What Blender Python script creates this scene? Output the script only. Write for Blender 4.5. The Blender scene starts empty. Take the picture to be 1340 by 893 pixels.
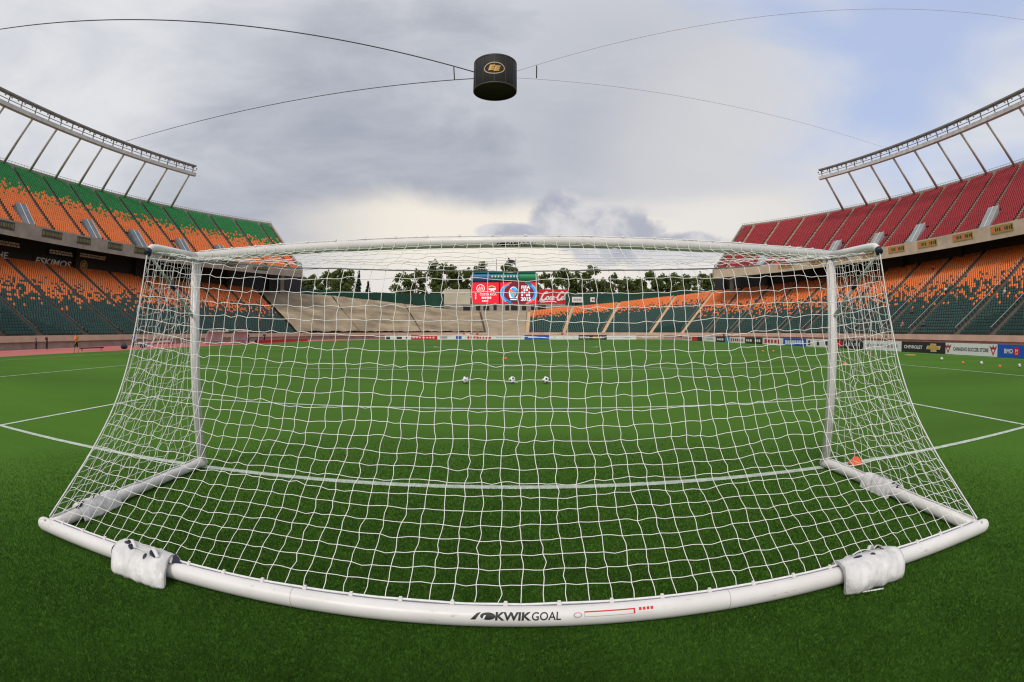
import bpy, bmesh, math, random
import numpy as np
from mathutils import Vector, Matrix
random.seed(7); RNG = np.random.default_rng(7)
S = bpy.context.scene
COL = S.collection
R = math.radians
WL = {}                                   # world location of every object made (no rotation on roots with parts)

# ------------------------------------------------------------------ camera (fisheye lens)
CX, CD, CH, PIT, YAW, ROL = .0346, 5.065, 1.591, -.0167, -.0079, -.0006
_cp, _sp, _cy, _sy = math.cos(PIT), math.sin(PIT), math.cos(YAW), math.sin(YAW)
fw = np.array([_sy*_cp, _cy*_cp, _sp]); rt0 = np.array([_cy, -_sy, 0]); up0 = np.cross(rt0, fw)
rt = rt0*math.cos(ROL)+up0*math.sin(ROL); up = up0*math.cos(ROL)-rt0*math.sin(ROL)
cd = bpy.data.cameras.new('camera'); cam = bpy.data.objects.new('camera', cd); COL.objects.link(cam)
cam.matrix_world = Matrix(((rt[0], up[0], -fw[0], CX), (rt[1], up[1], -fw[1], -CD), (rt[2], up[2], -fw[2], CH), (0, 0, 0, 1)))
cd.type = 'PANO'; cd.sensor_fit = 'HORIZONTAL'; cd.sensor_width = 36.0; cd.sensor_height = 24.0
for holder in (cd, getattr(cd, 'cycles', None)):
    for k, v in (('panorama_type', 'FISHEYE_EQUISOLID'), ('fisheye_lens', 17.997), ('fisheye_fov', R(178))):
        try: setattr(holder, k, v)
        except Exception: pass
cd.clip_start = .05; cd.clip_end = 5000
S.camera = cam
def in_frame(p):
    v = np.array(p)-np.array([CX, -CD, CH]); X, Y, Z = v@rt, v@up, v@fw
    r = math.hypot(X, Y); g = 2*math.sin(math.atan2(r, Z)/2)*669.9
    return abs(g*X/r) < 668 and abs(g*Y/r) < 445

# ------------------------------------------------------------------ materials
def new_mat(name):
    m = bpy.data.materials.new(name); m.use_nodes = True
    nt = m.node_tree; return m, nt, nt.nodes['Principled BSDF']
def mat(name, c, rough=.6, var=.12, scale=6., spec=.4, metal=0., bump=0., bscale=60., emit=0., coord='Object'):
    m, nt, b = new_mat(name)
    b.inputs['Roughness'].default_value = rough; b.inputs['Metallic'].default_value = metal
    b.inputs['Specular IOR Level'].default_value = spec
    c = tuple(c)
    tc = nt.nodes.new('ShaderNodeTexCoord')
    if var > 0:
        n = nt.nodes.new('ShaderNodeTexNoise'); n.inputs['Scale'].default_value = scale; n.inputs['Detail'].default_value = 5
        nt.links.new(tc.outputs[coord], n.inputs['Vector'])
        r = nt.nodes.new('ShaderNodeValToRGB')
        r.color_ramp.elements[0].position = .3; r.color_ramp.elements[1].position = .7
        r.color_ramp.elements[0].color = tuple(max(0, x*(1-var)) for x in c)+(1,)
        r.color_ramp.elements[1].color = tuple(min(1, x*(1+var)) for x in c)+(1,)
        nt.links.new(n.outputs['Fac'], r.inputs['Fac']); nt.links.new(r.outputs['Color'], b.inputs['Base Color'])
    else: b.inputs['Base Color'].default_value = c+(1,)
    if emit: 
        b.inputs['Emission Color'].default_value = c+(1,); b.inputs['Emission Strength'].default_value = emit
    if bump:
        n2 = nt.nodes.new('ShaderNodeTexNoise'); n2.inputs['Scale'].default_value = bscale; n2.inputs['Detail'].default_value = 6
        nt.links.new(tc.outputs[coord], n2.inputs['Vector'])
        bp = nt.nodes.new('ShaderNodeBump'); bp.inputs['Strength'].default_value = bump; bp.inputs['Distance'].default_value = .02
        nt.links.new(n2.outputs['Fac'], bp.inputs['Height']); nt.links.new(bp.outputs['Normal'], b.inputs['Normal'])
    return m
M = {}
M['white_pipe'] = mat('white_painted_metal', (.80, .77, .765), .38, .05, 3, .5, bump=.05, bscale=25)
def pipemat():
    m, nt, b = new_mat('white_painted_metal'); b.inputs['Roughness'].default_value = .34; b.inputs['Specular IOR Level'].default_value = .5
    tc = nt.nodes.new('ShaderNodeTexCoord')
    def nz(sc, stretch, det):
        mp = nt.nodes.new('ShaderNodeMapping'); mp.inputs['Scale'].default_value = stretch; nt.links.new(tc.outputs['Object'], mp.inputs[0])
        n = nt.nodes.new('ShaderNodeTexNoise'); n.inputs['Scale'].default_value = sc; n.inputs['Detail'].default_value = det; nt.links.new(mp.outputs[0], n.inputs[0]); return n.outputs['Fac']
    def ramp(x, p0, p1, c0, c1):
        r = nt.nodes.new('ShaderNodeValToRGB'); r.color_ramp.elements[0].position = p0; r.color_ramp.elements[1].position = p1; r.color_ramp.elements[0].color = c0+(1,); r.color_ramp.elements[1].color = c1+(1,); nt.links.new(x, r.inputs[0]); return r.outputs[0]
    a = ramp(nz(4, (1, 1, 1), 6), .35, .7, (.74, .715, .70), (.66, .635, .615)); d = ramp(nz(30, (.5, 1.6, 1.6), 7), .60, .70, (1, 1, 1), (.72, .69, .65)); e = ramp(nz(2.2, (1, 1, 1), 3), .5, .62, (1, 1, 1), (0, 0, 0))
    dm = nt.nodes.new('ShaderNodeMixRGB'); dm.inputs[2].default_value = (1, 1, 1, 1); nt.links.new(e, dm.inputs[0]); nt.links.new(d, dm.inputs[1])
    mu = nt.nodes.new('ShaderNodeMixRGB'); mu.blend_type = 'MULTIPLY'; mu.inputs[0].default_value = 1; nt.links.new(a, mu.inputs[1]); nt.links.new(dm.outputs[0], mu.inputs[2]); nt.links.new(mu.outputs[0], b.inputs['Base Color'])
    rr_ = nt.nodes.new('ShaderNodeMapRange'); nt.links.new(nz(9, (1, 1, 1), 5), rr_.inputs[0]); rr_.inputs[3].default_value = .25; rr_.inputs[4].default_value = .55; nt.links.new(rr_.outputs[0], b.inputs['Roughness'])
    return m
M['white_pipe'] = pipemat()
M['white_net'] = mat('white_net_twine', (.84, .82, .79), .6, .06, 40)
M['rope'] = mat('white_rope', (.74, .73, .73), .7, .1, 30)
M['grey_cable'] = mat('dark_cable', (.12, .12, .15), .5, .1)
M['pale_cable'] = mat('pale_cable', (.48, .48, .50), .5, .1)
M['groove'] = mat('grey_groove', (.22, .23, .26), .5, .1)
M['navy'] = mat('navy_plastic', (.015, .017, .04), .5, .1)
M['strut'] = mat('grey_tube', (.5, .51, .52), .35, .08, metal=.4)
M['black'] = mat('black_print', (.012, .012, .013), .5, .1)
M['bag'] = mat('white_vinyl', (.58, .572, .57), .45, .16, 11, .4, bump=.18, bscale=9)
def bagmat():
    m, nt, b = new_mat('white_vinyl'); b.inputs['Roughness'].default_value = .42; b.inputs['Specular IOR Level'].default_value = .45
    tc = nt.nodes.new('ShaderNodeTexCoord'); nz = nt.nodes.new('ShaderNodeTexNoise'); nz.inputs['Scale'].default_value = 5; nz.inputs['Detail'].default_value = 3; nt.links.new(tc.outputs['Object'], nz.inputs['Vector'])
    ad = nt.nodes.new('ShaderNodeMixRGB'); ad.blend_type = 'ADD'; ad.inputs[0].default_value = .35; nt.links.new(tc.outputs['Object'], ad.inputs[1]); nt.links.new(nz.outputs['Color'], ad.inputs[2])
    prev = None
    for sc, st in ((6., .26), (15., .10)):
        v = nt.nodes.new('ShaderNodeTexVoronoi'); v.inputs['Scale'].default_value = sc; mp = nt.nodes.new('ShaderNodeMapping'); mp.inputs['Scale'].default_value = (1.5, .7, 1.); nt.links.new(ad.outputs[0], mp.inputs[0]); nt.links.new(mp.outputs[0], v.inputs['Vector'])
        bp = nt.nodes.new('ShaderNodeBump'); bp.inputs['Strength'].default_value = st; bp.inputs['Distance'].default_value = .05; nt.links.new(v.outputs['Distance'], bp.inputs['Height'])
        if prev: nt.links.new(prev, bp.inputs['Normal'])
        prev = bp.outputs['Normal']
    nt.links.new(prev, b.inputs['Normal'])
    n2 = nt.nodes.new('ShaderNodeTexNoise'); n2.inputs['Scale'].default_value = 9; n2.inputs['Detail'].default_value = 6; nt.links.new(tc.outputs['Object'], n2.inputs['Vector'])
    r = nt.nodes.new('ShaderNodeValToRGB'); r.color_ramp.elements[0].position = .35; r.color_ramp.elements[1].position = .62; r.color_ramp.elements[0].color = (.56, .55, .54, 1); r.color_ramp.elements[1].color = (.72, .71, .70, 1); nt.links.new(n2.outputs['Fac'], r.inputs[0]); nt.links.new(r.outputs[0], b.inputs['Base Color']); return m
M['bag'] = bagmat()
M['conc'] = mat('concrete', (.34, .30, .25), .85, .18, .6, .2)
M['conc_mid'] = mat('shaded_concrete', (.20, .18, .15), .85, .2, .5, .2)  # darker concrete copy, aisle shade put into the colour
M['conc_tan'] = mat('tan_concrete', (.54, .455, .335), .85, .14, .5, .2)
M['conc_dark'] = mat('shade_toned_concrete', (.15, .135, .12), .85, .22, .5, .2)  # shade between seat rows and along left aisles put into the colour
M['step'] = mat('sunlit_aisle_concrete', (.68, .51, .34), .85, .12, .8, .2)  # bright tan copy, warm light on the aisles put into the colour
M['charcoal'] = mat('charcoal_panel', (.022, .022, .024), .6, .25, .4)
M['soffit'] = mat('shaded_soffit', (.035, .032, .03), .8, .3, .3)  # near-black: shade under the upper deck put into the colour
M['orange'] = mat('orange_seat', (.88, .215, .045), .45, .10, .7)
M['teal'] = mat('dark_green_seat', (.007, .060, .048), .36, .2, .7, .5)
M['green'] = mat('green_seat', (.012, .205, .044), .45, .15, .7)
M['red'] = mat('red_seat', (.34, .014, .022), .45, .15, .7)
M['tarp'] = mat('tan_tarpaulin', (.31, .245, .165), .8, .38, .16, .2)
M['tarp_light'] = mat('pale_bench_concrete', (.50, .42, .31), .85, .15, .3, .2)
M['steel'] = mat('pale_steel', (.60, .59, .575), .5, .12, .6)
M['steel_dark'] = mat('dark_steel', (.10, .095, .09), .5, .2, .6)
M['steel_mid'] = mat('mid_grey_steel', (.22, .21, .20), .5, .2, .6)
M['lamp'] = mat('floodlight_glass', (.35, .36, .36), .15, .1, 2)
M['fence'] = mat('dark_green_screen', (.006, .055, .034), .7, .3, .25)
M['vom'] = mat('grey_panel', (.27, .285, .29), .5, .15, .6)
M['vom_dark'] = mat('blue_grey_panel', (.13, .15, .17), .45, .2, .6)
M['vom_light'] = mat('pale_rail', (.6, .6, .58), .5, .1, .6)
M['w'] = mat('white_print', (.8, .79, .78), .6, .04)
M['r'] = mat('red_print', (.62, .012, .02), .5, .08)
M['b'] = mat('blue_print', (.015, .10, .52), .5, .08)
M['k'] = mat('black_board', (.028, .028, .032), .5, .15)
M['g'] = mat('gold_print', (.65, .38, .08), .5, .15)
M['c'] = mat('cyan_print', (.03, .30, .55), .5, .08)
M['p'] = mat('pale_pink_print', (.74, .60, .58), .5, .08)
M['t'] = mat('tan_print', (.50, .36, .27), .5, .12)
M['gy'] = mat('grey_print', (.33, .33, .34), .5, .1)
M['gold_dull'] = mat('dull_gold_print', (.36, .25, .06), .6, .25); M['olive_dark'] = mat('dark_olive_print', (.055, .052, .028), .6, .2); M['olive'] = mat('olive_print', (.19, .17, .07), .6, .2)
M['dg'] = mat('dark_green_print', (.01, .12, .06), .5, .1)
M['cone'] = mat('orange_plastic', (.85, .13, .05), .45, .08)
M['ball'] = mat('ball_white', (.8, .8, .8), .35, .03)
M['beige'] = mat('beige_panel', (.52, .48, .36), .7, .1, .2)
for k, c in dict(red=(.72, .012, .03), dkred=(.17, .008, .02), blue=(.06, .24, .78), cyan=(.06, .5, .7), teal=(.01, .16, .16), white=(.8, .8, .85), orange=(.75, .17, .08), yellow=(.6, .5, .18), navy=(.02, .03, .10), lime=(.3, .6, .2)).items():
    M['led_'+k] = mat('led_'+k, c, .5, .04, .3, emit=.42)
M['hd_blue'] = mat('header_blue', (.02, .12, .30), .4, .1); M['hd_teal'] = mat('header_teal', (.012, .16, .17), .4, .1)
M['hd_green'] = mat('header_green', (.015, .24, .09), .4, .1)
M['drum'] = mat('black_fabric', (.016, .0165, .014), .7, .35, .5)
M['drum_in'] = mat('black_grille', (.006, .006, .006), .8, .3, 1)
M['rim'] = mat('grey_rim', (.055, .055, .052), .5, .1)
M['bark'] = mat('grey_bark', (.16, .14, .11), .9, .3, 1)
M['track'] = mat('red_track', (.46, .14, .13), .85, .10, .15, .2)
M['ground'] = mat('grey_ground', (.20, .18, .15), .9, .2, .05, .2)
M['line'] = mat('white_turf_paint', (.46, .52, .44), .9, .22, 9, .1)
M['skin'] = mat('skin', (.42, .24, .16), .5, .05); M['hair'] = mat('dark_hair', (.03, .02, .015), .6, .1)
CLOTH = dict(orange=(.85, .25, .02), black=(.02, .02, .022), navy=(.02, .025, .08), blue=(.03, .17, .55), pink=(.62, .12, .22), white=(.7, .7, .7), red=(.55, .015, .03), brown=(.2, .11, .06), grey=(.2, .2, .22), purple=(.06, .02, .12), khaki=(.3, .24, .15))
for k, c in CLOTH.items(): M['cl_'+k] = mat('cloth_'+k, c, .8, .1, 8)
def leafmat(name, c, patchy=False, trans=.3):
    m, nt, b = new_mat(name); b.inputs['Roughness'].default_value = .6; b.inputs['Specular IOR Level'].default_value = .2
    g = nt.nodes.new('ShaderNodeNewGeometry'); r = nt.nodes.new('ShaderNodeValToRGB')
    r.color_ramp.elements[0].color = tuple(x*.6 for x in c)+(1,); r.color_ramp.elements[1].color = tuple(x*1.5 for x in c)+(1,)
    nt.links.new(g.outputs['Random Per Island'], r.inputs['Fac']); nt.links.new(r.outputs['Color'], b.inputs['Base Color'])
    if patchy:
        tc = nt.nodes.new('ShaderNodeTexCoord'); n = nt.nodes.new('ShaderNodeTexNoise'); n.inputs['Scale'].default_value = 1.7; n.inputs['Detail'].default_value = 6; n.inputs['Roughness'].default_value = .65; nt.links.new(tc.outputs['Object'], n.inputs['Vector'])
        q = nt.nodes.new('ShaderNodeValToRGB'); q.color_ramp.elements[0].position = .34; q.color_ramp.elements[1].position = .66; q.color_ramp.elements[0].color = (.72, .74, .70, 1); q.color_ramp.elements[1].color = (1.25, 1.2, 1.2, 1); nt.links.new(n.outputs['Fac'], q.inputs[0])
        mu = nt.nodes.new('ShaderNodeMixRGB'); mu.blend_type = 'MULTIPLY'; mu.inputs[0].default_value = 1; nt.links.new(r.outputs['Color'], mu.inputs[1]); nt.links.new(q.outputs[0], mu.inputs[2]); r = mu; nt.links.new(mu.outputs[0], b.inputs['Base Color'])
    tr = nt.nodes.new('ShaderNodeBsdfTranslucent'); nt.links.new(r.outputs['Color'], tr.inputs['Color'])
    mx = nt.nodes.new('ShaderNodeMixShader'); mx.inputs[0].default_value = trans
    nt.links.new(b.outputs[0], mx.inputs[1]); nt.links.new(tr.outputs[0], mx.inputs[2])
    nt.links.new(mx.outputs[0], nt.nodes['Material Output'].inputs['Surface']); return m
M['leaf_a'] = leafmat('poplar_leaves', (.155, .200, .052), trans=.6); M['leaf_b'] = leafmat('birch_leaves', (.165, .200, .066), trans=.58); M['leaf_c'] = leafmat('spruce_needles', (.055, .085, .04), trans=.4)
M['blade'] = leafmat('turf_blades', (.042, .112, .012), True); M['blade_white'] = leafmat('painted_turf_blades', (.52, .58, .50))
def grassmat():
    m, nt, b = new_mat('turf'); b.inputs['Roughness'].default_value = .9; b.inputs['Specular IOR Level'].default_value = .12
    tc = nt.nodes.new('ShaderNodeTexCoord')
    def noise(sc, det=4, stretch=None):
        n = nt.nodes.new('ShaderNodeTexNoise'); n.inputs['Scale'].default_value = sc; n.inputs['Detail'].default_value = det
        if stretch:
            mp = nt.nodes.new('ShaderNodeMapping'); mp.inputs['Scale'].default_value = stretch
            nt.links.new(tc.outputs['Object'], mp.inputs[0]); nt.links.new(mp.outputs[0], n.inputs['Vector'])
        else: nt.links.new(tc.outputs['Object'], n.inputs['Vector'])
        return n
    def mixc(f, a, b2, fac_links=True, typ='MIX', amt=None):
        x = nt.nodes.new('ShaderNodeMixRGB'); x.blend_type = typ
        if amt is not None: x.inputs[0].default_value = amt
        else: nt.links.new(f, x.inputs[0])
        for i, v in ((1, a), (2, b2)):
            if isinstance(v, tuple): x.inputs[i].default_value = v
            else: nt.links.new(v, x.inputs[i])
        return x.outputs[0]
    fine = noise(55, 5); mid = noise(3.2, 5); big = noise(.12, 3, (.5, 1.6, 1)); streak = noise(1.0, 5, (.35, 2.2, 1))
    c1 = mixc(fine.outputs['Fac'], (.040, .114, .009, 1), (.080, .190, .018, 1))
    c2 = mixc(mid.outputs['Fac'], (.046, .126, .010, 1), (.074, .178, .016, 1))
    c3 = mixc(streak.outputs['Fac'], (.046, .128, .011, 1), (.072, .178, .016, 1))
    pat = noise(13, 6); c4 = mixc(pat.outputs['Fac'], (.030, .092, .007, 1), (.094, .208, .020, 1))
    c = mixc(None, c1, c2, amt=.4); c = mixc(None, c, c3, amt=.4); c = mixc(None, c, c4, amt=.3)
    r = nt.nodes.new('ShaderNodeValToRGB'); r.color_ramp.elements[0].position = .35; r.color_ramp.elements[1].position = .65
    r.color_ramp.elements[0].color = (.86, .86, .84, 1); r.color_ramp.elements[1].color = (1.12, 1.1, 1.1, 1)
    nt.links.new(big.outputs['Fac'], r.inputs['Fac'])
    c = mixc(None, c, r.outputs['Color'], typ='MULTIPLY', amt=1.0)
    nt.links.new(c, b.inputs['Base Color'])
    bp = nt.nodes.new('ShaderNodeBump'); bp.inputs['Strength'].default_value = .6; bp.inputs['Distance'].default_value = .02
    nt.links.new(fine.outputs['Fac'], bp.inputs['Height']); nt.links.new(bp.outputs['Normal'], b.inputs['Normal'])
    return m
M['grass'] = grassmat()

# ------------------------------------------------------------------ mesh helpers
class MB:
    def __init__(s): s.v = []; s.f = []; s.m = []
    def add(s, vs, fs, mi=0):
        o = len(s.v); s.v += [tuple(map(float, p)) for p in vs]
        for f in fs: s.f.append(tuple(o+i for i in f)); s.m.append(mi)
        return s
    def box(s, c, d, mi=0, ux=None):
        """box centre c, size d; ux = horizontal unit vector of its local x"""
        ux = (1, 0) if ux is None else ux
        X = np.array([ux[0], ux[1], 0]); Y = np.array([-ux[1], ux[0], 0]); Z = np.array([0, 0, 1.]); c = np.array(c, float)
        vs = [c+X*d[0]/2*i+Y*d[1]/2*j+Z*d[2]/2*k for k in (-1, 1) for j in (-1, 1) for i in (-1, 1)]
        return s.add(vs, [(0, 2, 3, 1), (4, 5, 7, 6), (0, 1, 5, 4), (2, 6, 7, 3), (0, 4, 6, 2), (1, 3, 7, 5)], mi)
    def tube(s, pts, r, n=8, mi=0, caps=True, closed=False):
        P = np.array(pts, float); k = len(P); rr = np.full(k, r) if np.isscalar(r) else np.array(r, float)
        T = np.gradient(P, axis=0) if k > 2 else np.array([P[1]-P[0]]*2)
        T /= np.maximum(np.linalg.norm(T, axis=1), 1e-9)[:, None]
        ref = np.array([0, 0, 1.]) if abs(T[0][2]) < .9 else np.array([1., 0, 0])
        vs = []; a = np.linspace(0, 2*math.pi, n, endpoint=False)
        u = np.cross(T[0], ref); u /= np.linalg.norm(u)
        for i in range(k):
            u = u-T[i]*(u@T[i]); u /= max(np.linalg.norm(u), 1e-9); w = np.cross(T[i], u)
            for x in a: vs.append(P[i]+(u*math.cos(x)+w*math.sin(x))*rr[i])
        fs = [(i*n+j, i*n+(j+1) % n, (i+1)*n+(j+1) % n, (i+1)*n+j) for i in range(k-1) for j in range(n)]
        if caps: fs += [tuple(range(n-1, -1, -1)), tuple((k-1)*n+j for j in range(n))]
        return s.add(vs, fs, mi)
    def grid(s, G, mi=0, flip=False):
        G = np.array(G, float); a, b = G.shape[:2]
        fs = [(i*b+j, (i+1)*b+j, (i+1)*b+j+1, i*b+j+1) for i in range(a-1) for j in range(b-1)]
        if flip: fs = [f[::-1] for f in fs]
        return s.add(G.reshape(-1, 3), fs, mi)
    def lathe(s, prof, c=(0, 0, 0), n=24, mi=0):
        vs = [(c[0]+r*math.cos(2*math.pi*j/n), c[1]+r*math.sin(2*math.pi*j/n), c[2]+z) for r, z in prof for j in range(n)]
        fs = [(i*n+j, i*n+(j+1) % n, (i+1)*n+(j+1) % n, (i+1)*n+j) for i in range(len(prof)-1) for j in range(n)]
        return s.add(vs, fs, mi)
def mesh_of(name, mb, mats, smooth=False):
    me = bpy.data.meshes.new(name); me.from_pydata(mb.v, [], mb.f)
    for m in mats: me.materials.append(M[m] if isinstance(m, str) else m)
    if any(mb.m): me.polygons.foreach_set('material_index', mb.m)
    if smooth: me.polygons.foreach_set('use_smooth', [True]*len(me.polygons))
    me.update(); return me
def thing(name, label, cat, loc=(0, 0, 0), group=None):
    o = bpy.data.objects.new(name, None); COL.objects.link(o); o.location = loc; o.empty_display_size = .2
    o['label'] = label; o['category'] = cat
    if group: o['group'] = group
    WL[o] = np.array(loc, float); return o
def obj(name, mb, mats, parent=None, smooth=False, origin=None):
    """links ONE mesh object; vertices are given in world coordinates"""
    if isinstance(mats, (str, bpy.types.Material)): mats = [mats]
    o0 = WL[parent] if parent is not None else np.zeros(3)
    org = np.array(origin, float) if origin is not None else o0
    if isinstance(mb, bpy.types.Mesh): me = mb
    else:
        if np.any(org): mb.v = [(p[0]-org[0], p[1]-org[1], p[2]-org[2]) for p in mb.v]
        me = mesh_of(name, mb, mats, smooth)
    o = bpy.data.objects.new(name, me); COL.objects.link(o)
    o.location = tuple(org-o0)
    if parent is not None: o.parent = parent
    WL[o] = org; return o
def tag(o, label, cat, group=None):
    o['label'] = label; o['category'] = cat
    if group: o['group'] = group
    return o
def struct(o): o['kind'] = 'structure'; return o
def stuff(o): o['kind'] = 'stuff'; return o
def dup(root, loc, label=None, rz=0.):
    c = root.copy(); COL.objects.link(c); c.location = loc; c.rotation_euler = (0, 0, rz)
    if label: c['label'] = label
    for ch in root.children:
        d = ch.copy(); COL.objects.link(d); d.parent = c
        for g in ch.children:
            e = g.copy(); COL.objects.link(e); e.parent = d
    WL[c] = np.array(loc, float); return c
def text_geo(s, bold=.0, shear=0., spacing=1.):
    """2-D outline mesh of a word: width/height normalised so that cap height = 1, centred"""
    cu = bpy.data.curves.new('t', 'FONT'); cu.body = s; cu.size = 1.4; cu.offset = bold; cu.shear = shear; cu.space_character = spacing
    cu.resolution_u = 3; cu.align_x = 'CENTER'
    o = bpy.data.objects.new('t', cu); COL.objects.link(o); dg = bpy.context.evaluated_depsgraph_get()
    me = bpy.data.meshes.new_from_object(o.evaluated_get(dg)); bpy.data.objects.remove(o); 
    v = np.array([p.co[:2] for p in me.vertices]); f = [tuple(p.vertices) for p in me.polygons]
    bpy.data.meshes.remove(me); v -= (v.max(0)+v.min(0))/2; v /= (v[:, 1].max()-v[:, 1].min()); return v, f
def flat_text(mb, s, c, ux, w, h, mi=0, bold=.02, shear=0., d=.02, spacing=1.):
    v, f = text_geo(s, bold, shear, spacing); v = v/np.array([v[:, 0].max()-v[:, 0].min(), 1])
    X = np.array([ux[0], ux[1], 0]); N = np.array([ux[1], -ux[0], 0]); c = np.array(c, float)
    mb.add([c+N*d+X*p[0]*w+np.array([0, 0, p[1]*h]) for p in v], f, mi); return mb
def poly2(mb, pts, c, ux, mi=0, d=.02):
    X = np.array([ux[0], ux[1], 0]); N = np.array([ux[1], -ux[0], 0]); c = np.array(c, float)
    mb.add([c+N*d+X*p[0]+np.array([0, 0, p[1]]) for p in pts], [tuple(range(len(pts)))], mi); return mb
def ell(a, b, cx=0, cy=0, n=20, a0=0, a1=2*math.pi):
    return [(cx+a*math.cos(t), cy+b*math.sin(t)) for t in np.linspace(a0, a1, n, endpoint=(a1-a0) < 6.2)]
def ribbon(mb, pts, w, c, ux, mi=0, d=.02):
    P = np.array(pts, float); T = np.gradient(P, axis=0); T /= np.maximum(np.linalg.norm(T, axis=1), 1e-6)[:, None]; Nn = np.stack([-T[:, 1], T[:, 0]], 1)
    X = np.array([ux[0], ux[1], 0]); N = np.array([ux[1], -ux[0], 0]); c = np.array(c, float)
    L = P+Nn*w/2; Q = P-Nn*w/2
    g = [[c+N*d+X*q[0]+np.array([0, 0, q[1]]) for q in row] for row in (L, Q)]
    mb.grid(g, mi, flip=True)

# ------------------------------------------------------------------ bowl curves
YC = 48.
LI, LO, UF, UB = (58, 97, 2.4), (85, 132, 2.4), (77, 111, 2.2), (101, 132, 2.2)
def cur(t, c, d=0.):
    a, b, n = c; t = np.radians(np.asarray(t, float)); cs, sn = np.cos(t), np.sin(t)
    return np.stack([(a+d)*np.sign(cs)*np.abs(cs)**(2/n), YC+(b+d)*np.sign(sn)*np.abs(sn)**(2/n)], -1)
ZT = np.array([[-40, 16.2], [0, 16.2], [14, 15.4], [28, 15], [45, 14.3], [61, 12.8], [71, 11.4], [81, 10.2], [88, 8.8], [100, 8.9], [107, 10.2], [119, 12], [130, 13.2], [142, 13.4], [153, 14], [180, 14.1], [230, 14.1]])
z_rim = lambda t: np.interp(t, ZT[:, 0], ZT[:, 1])
WT = 1.62
NL, NU = 34, 31
def pl(t, u):  return cur(t, LI)*(1-np.asarray(u))[..., None]+cur(t, LO)*np.asarray(u)[..., None]
def pu(t, u):  return cur(t, UF)*(1-np.asarray(u))[..., None]+cur(t, UB)*np.asarray(u)[..., None]
def zl(t, r):  return 1.1+(z_rim(t)-1.1)*(r+1)/NL
def zu(t, r):  return 18.4+(35.1-18.4)*(r+1)/NU
def tsamp(t0, t1, st=1.0): return np.linspace(t0, t1, max(2, int(abs(t1-t0)/st)+1))
def terrace(mb, t0, t1, p, z, N, mi=0):
    ts = tsamp(t0, t1, 1.0); G = []
    for t in ts:
        row = []
        for r in range(N):
            a = p(t, r/N); b = p(t, (r+1)/N)
            row += [(a[0], a[1], z(t, r)), (b[0], b[1], z(t, r))]
        G.append(row)
    mb.grid(G, mi)
def sweep(mb, c, t0, t1, prof, mi=0, st=1.0, closed=False):
    """prof: list of (outward offset, z or z(t))"""
    ts = tsamp(t0, t1, st); G = []
    for t in ts:
        G.append([tuple(cur(t, c, d))+((z(t) if callable(z) else z),) for d, z in prof])
        if closed: G[-1].append(G[-1][0])
    mb.grid(G, mi)
def sliced(v, f, step, axis=1):
    """cuts flat lettering into thin bands so that it can follow a curved surface"""
    bm = bmesh.new(); vs = [bm.verts.new((p[0], p[1], 0)) for p in v]
    for q in f:
        try: bm.faces.new([vs[i] for i in q])
        except ValueError: pass
    lo, hi = min(p[axis] for p in v), max(p[axis] for p in v); n = Vector((1, 0, 0)) if axis == 0 else Vector((0, 1, 0))
    y = lo+step
    while y < hi:
        bmesh.ops.bisect_plane(bm, geom=bm.verts[:]+bm.edges[:]+bm.faces[:], plane_co=n*y, plane_no=n, dist=1e-6); y += step
    bm.verts.index_update(); V = np.array([w.co[:2] for w in bm.verts]); F = [tuple(w.index for w in q.verts) for q in bm.faces]; bm.free(); return V, F
# one seat: a shell of seat pan and backrest (local: x sideways, y outwards/backwards)
def seat_template():
    mb = MB(); w = .40
    mb.add([(-w/2, -.16, .35), (w/2, -.16, .35), (w/2, .14, .32), (-w/2, .14, .32), (-w/2, -.16, .40), (w/2, -.16, .40), (w/2, .14, .37), (-w/2, .14, .37)],
           [(0, 1, 5, 4), (4, 5, 6, 7), (1, 2, 6, 5), (3, 0, 4, 7), (0, 3, 2, 1)])
    mb.add([(-w/2, .12, .34), (w/2, .12, .34), (w/2, .17, .34), (-w/2, .17, .34), (-w/2, .16, .62), (w/2, .16, .62), (w/2, .22, .62), (-w/2, .22, .62), (-w*.38, .19, .71), (w*.38, .19, .71), (w*.38, .25, .70), (-w*.38, .25, .70)],
           [(0, 1, 5, 4), (4, 5, 9, 8), (8, 9, 10, 11), (1, 2, 6, 5), (5, 6, 10, 9), (3, 0, 4, 7), (7, 4, 8, 11), (2, 3, 7, 6), (6, 7, 11, 10)])
    return np.array(mb.v), mb.f
SV, SF = seat_template()
SFI = np.array(SF)
def seat_spots(t0, t1, p, z, N, gap=.60, pitch=.53, rows=None):
    out = []
    ts = np.linspace(t0, t1, 30)
    for r in (rows if rows is not None else range(N)):
        C = p(ts, np.full_like(ts, (r+.5)/N)); d = np.linalg.norm(np.diff(C, axis=0), axis=1); s = np.concatenate([[0], np.cumsum(d)])
        n = int((s[-1]-2*gap)/pitch)
        if n < 1: continue
        q = gap+(s[-1]-2*gap)*(np.arange(n)+.5)/n
        x = np.interp(q, s, C[:, 0]); y = np.interp(q, s, C[:, 1]); tt = np.interp(q, s, ts)
        x2 = np.interp(q+.05, s, C[:, 0]); y2 = np.interp(q+.05, s, C[:, 1])
        x1 = np.interp(q-.05, s, C[:, 0]); y1 = np.interp(q-.05, s, C[:, 1])
        tx, ty = x2-x1, y2-y1; L = np.hypot(tx, ty)+1e-9; tx /= L; ty /= L
        out.append(np.stack([x, y, np.broadcast_to(z(tt, r), x.shape), -tx, -ty, tt, np.full(n, (r+.5)/N)], 1))    # outward normal = right of travel
    return np.concatenate(out)
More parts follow.
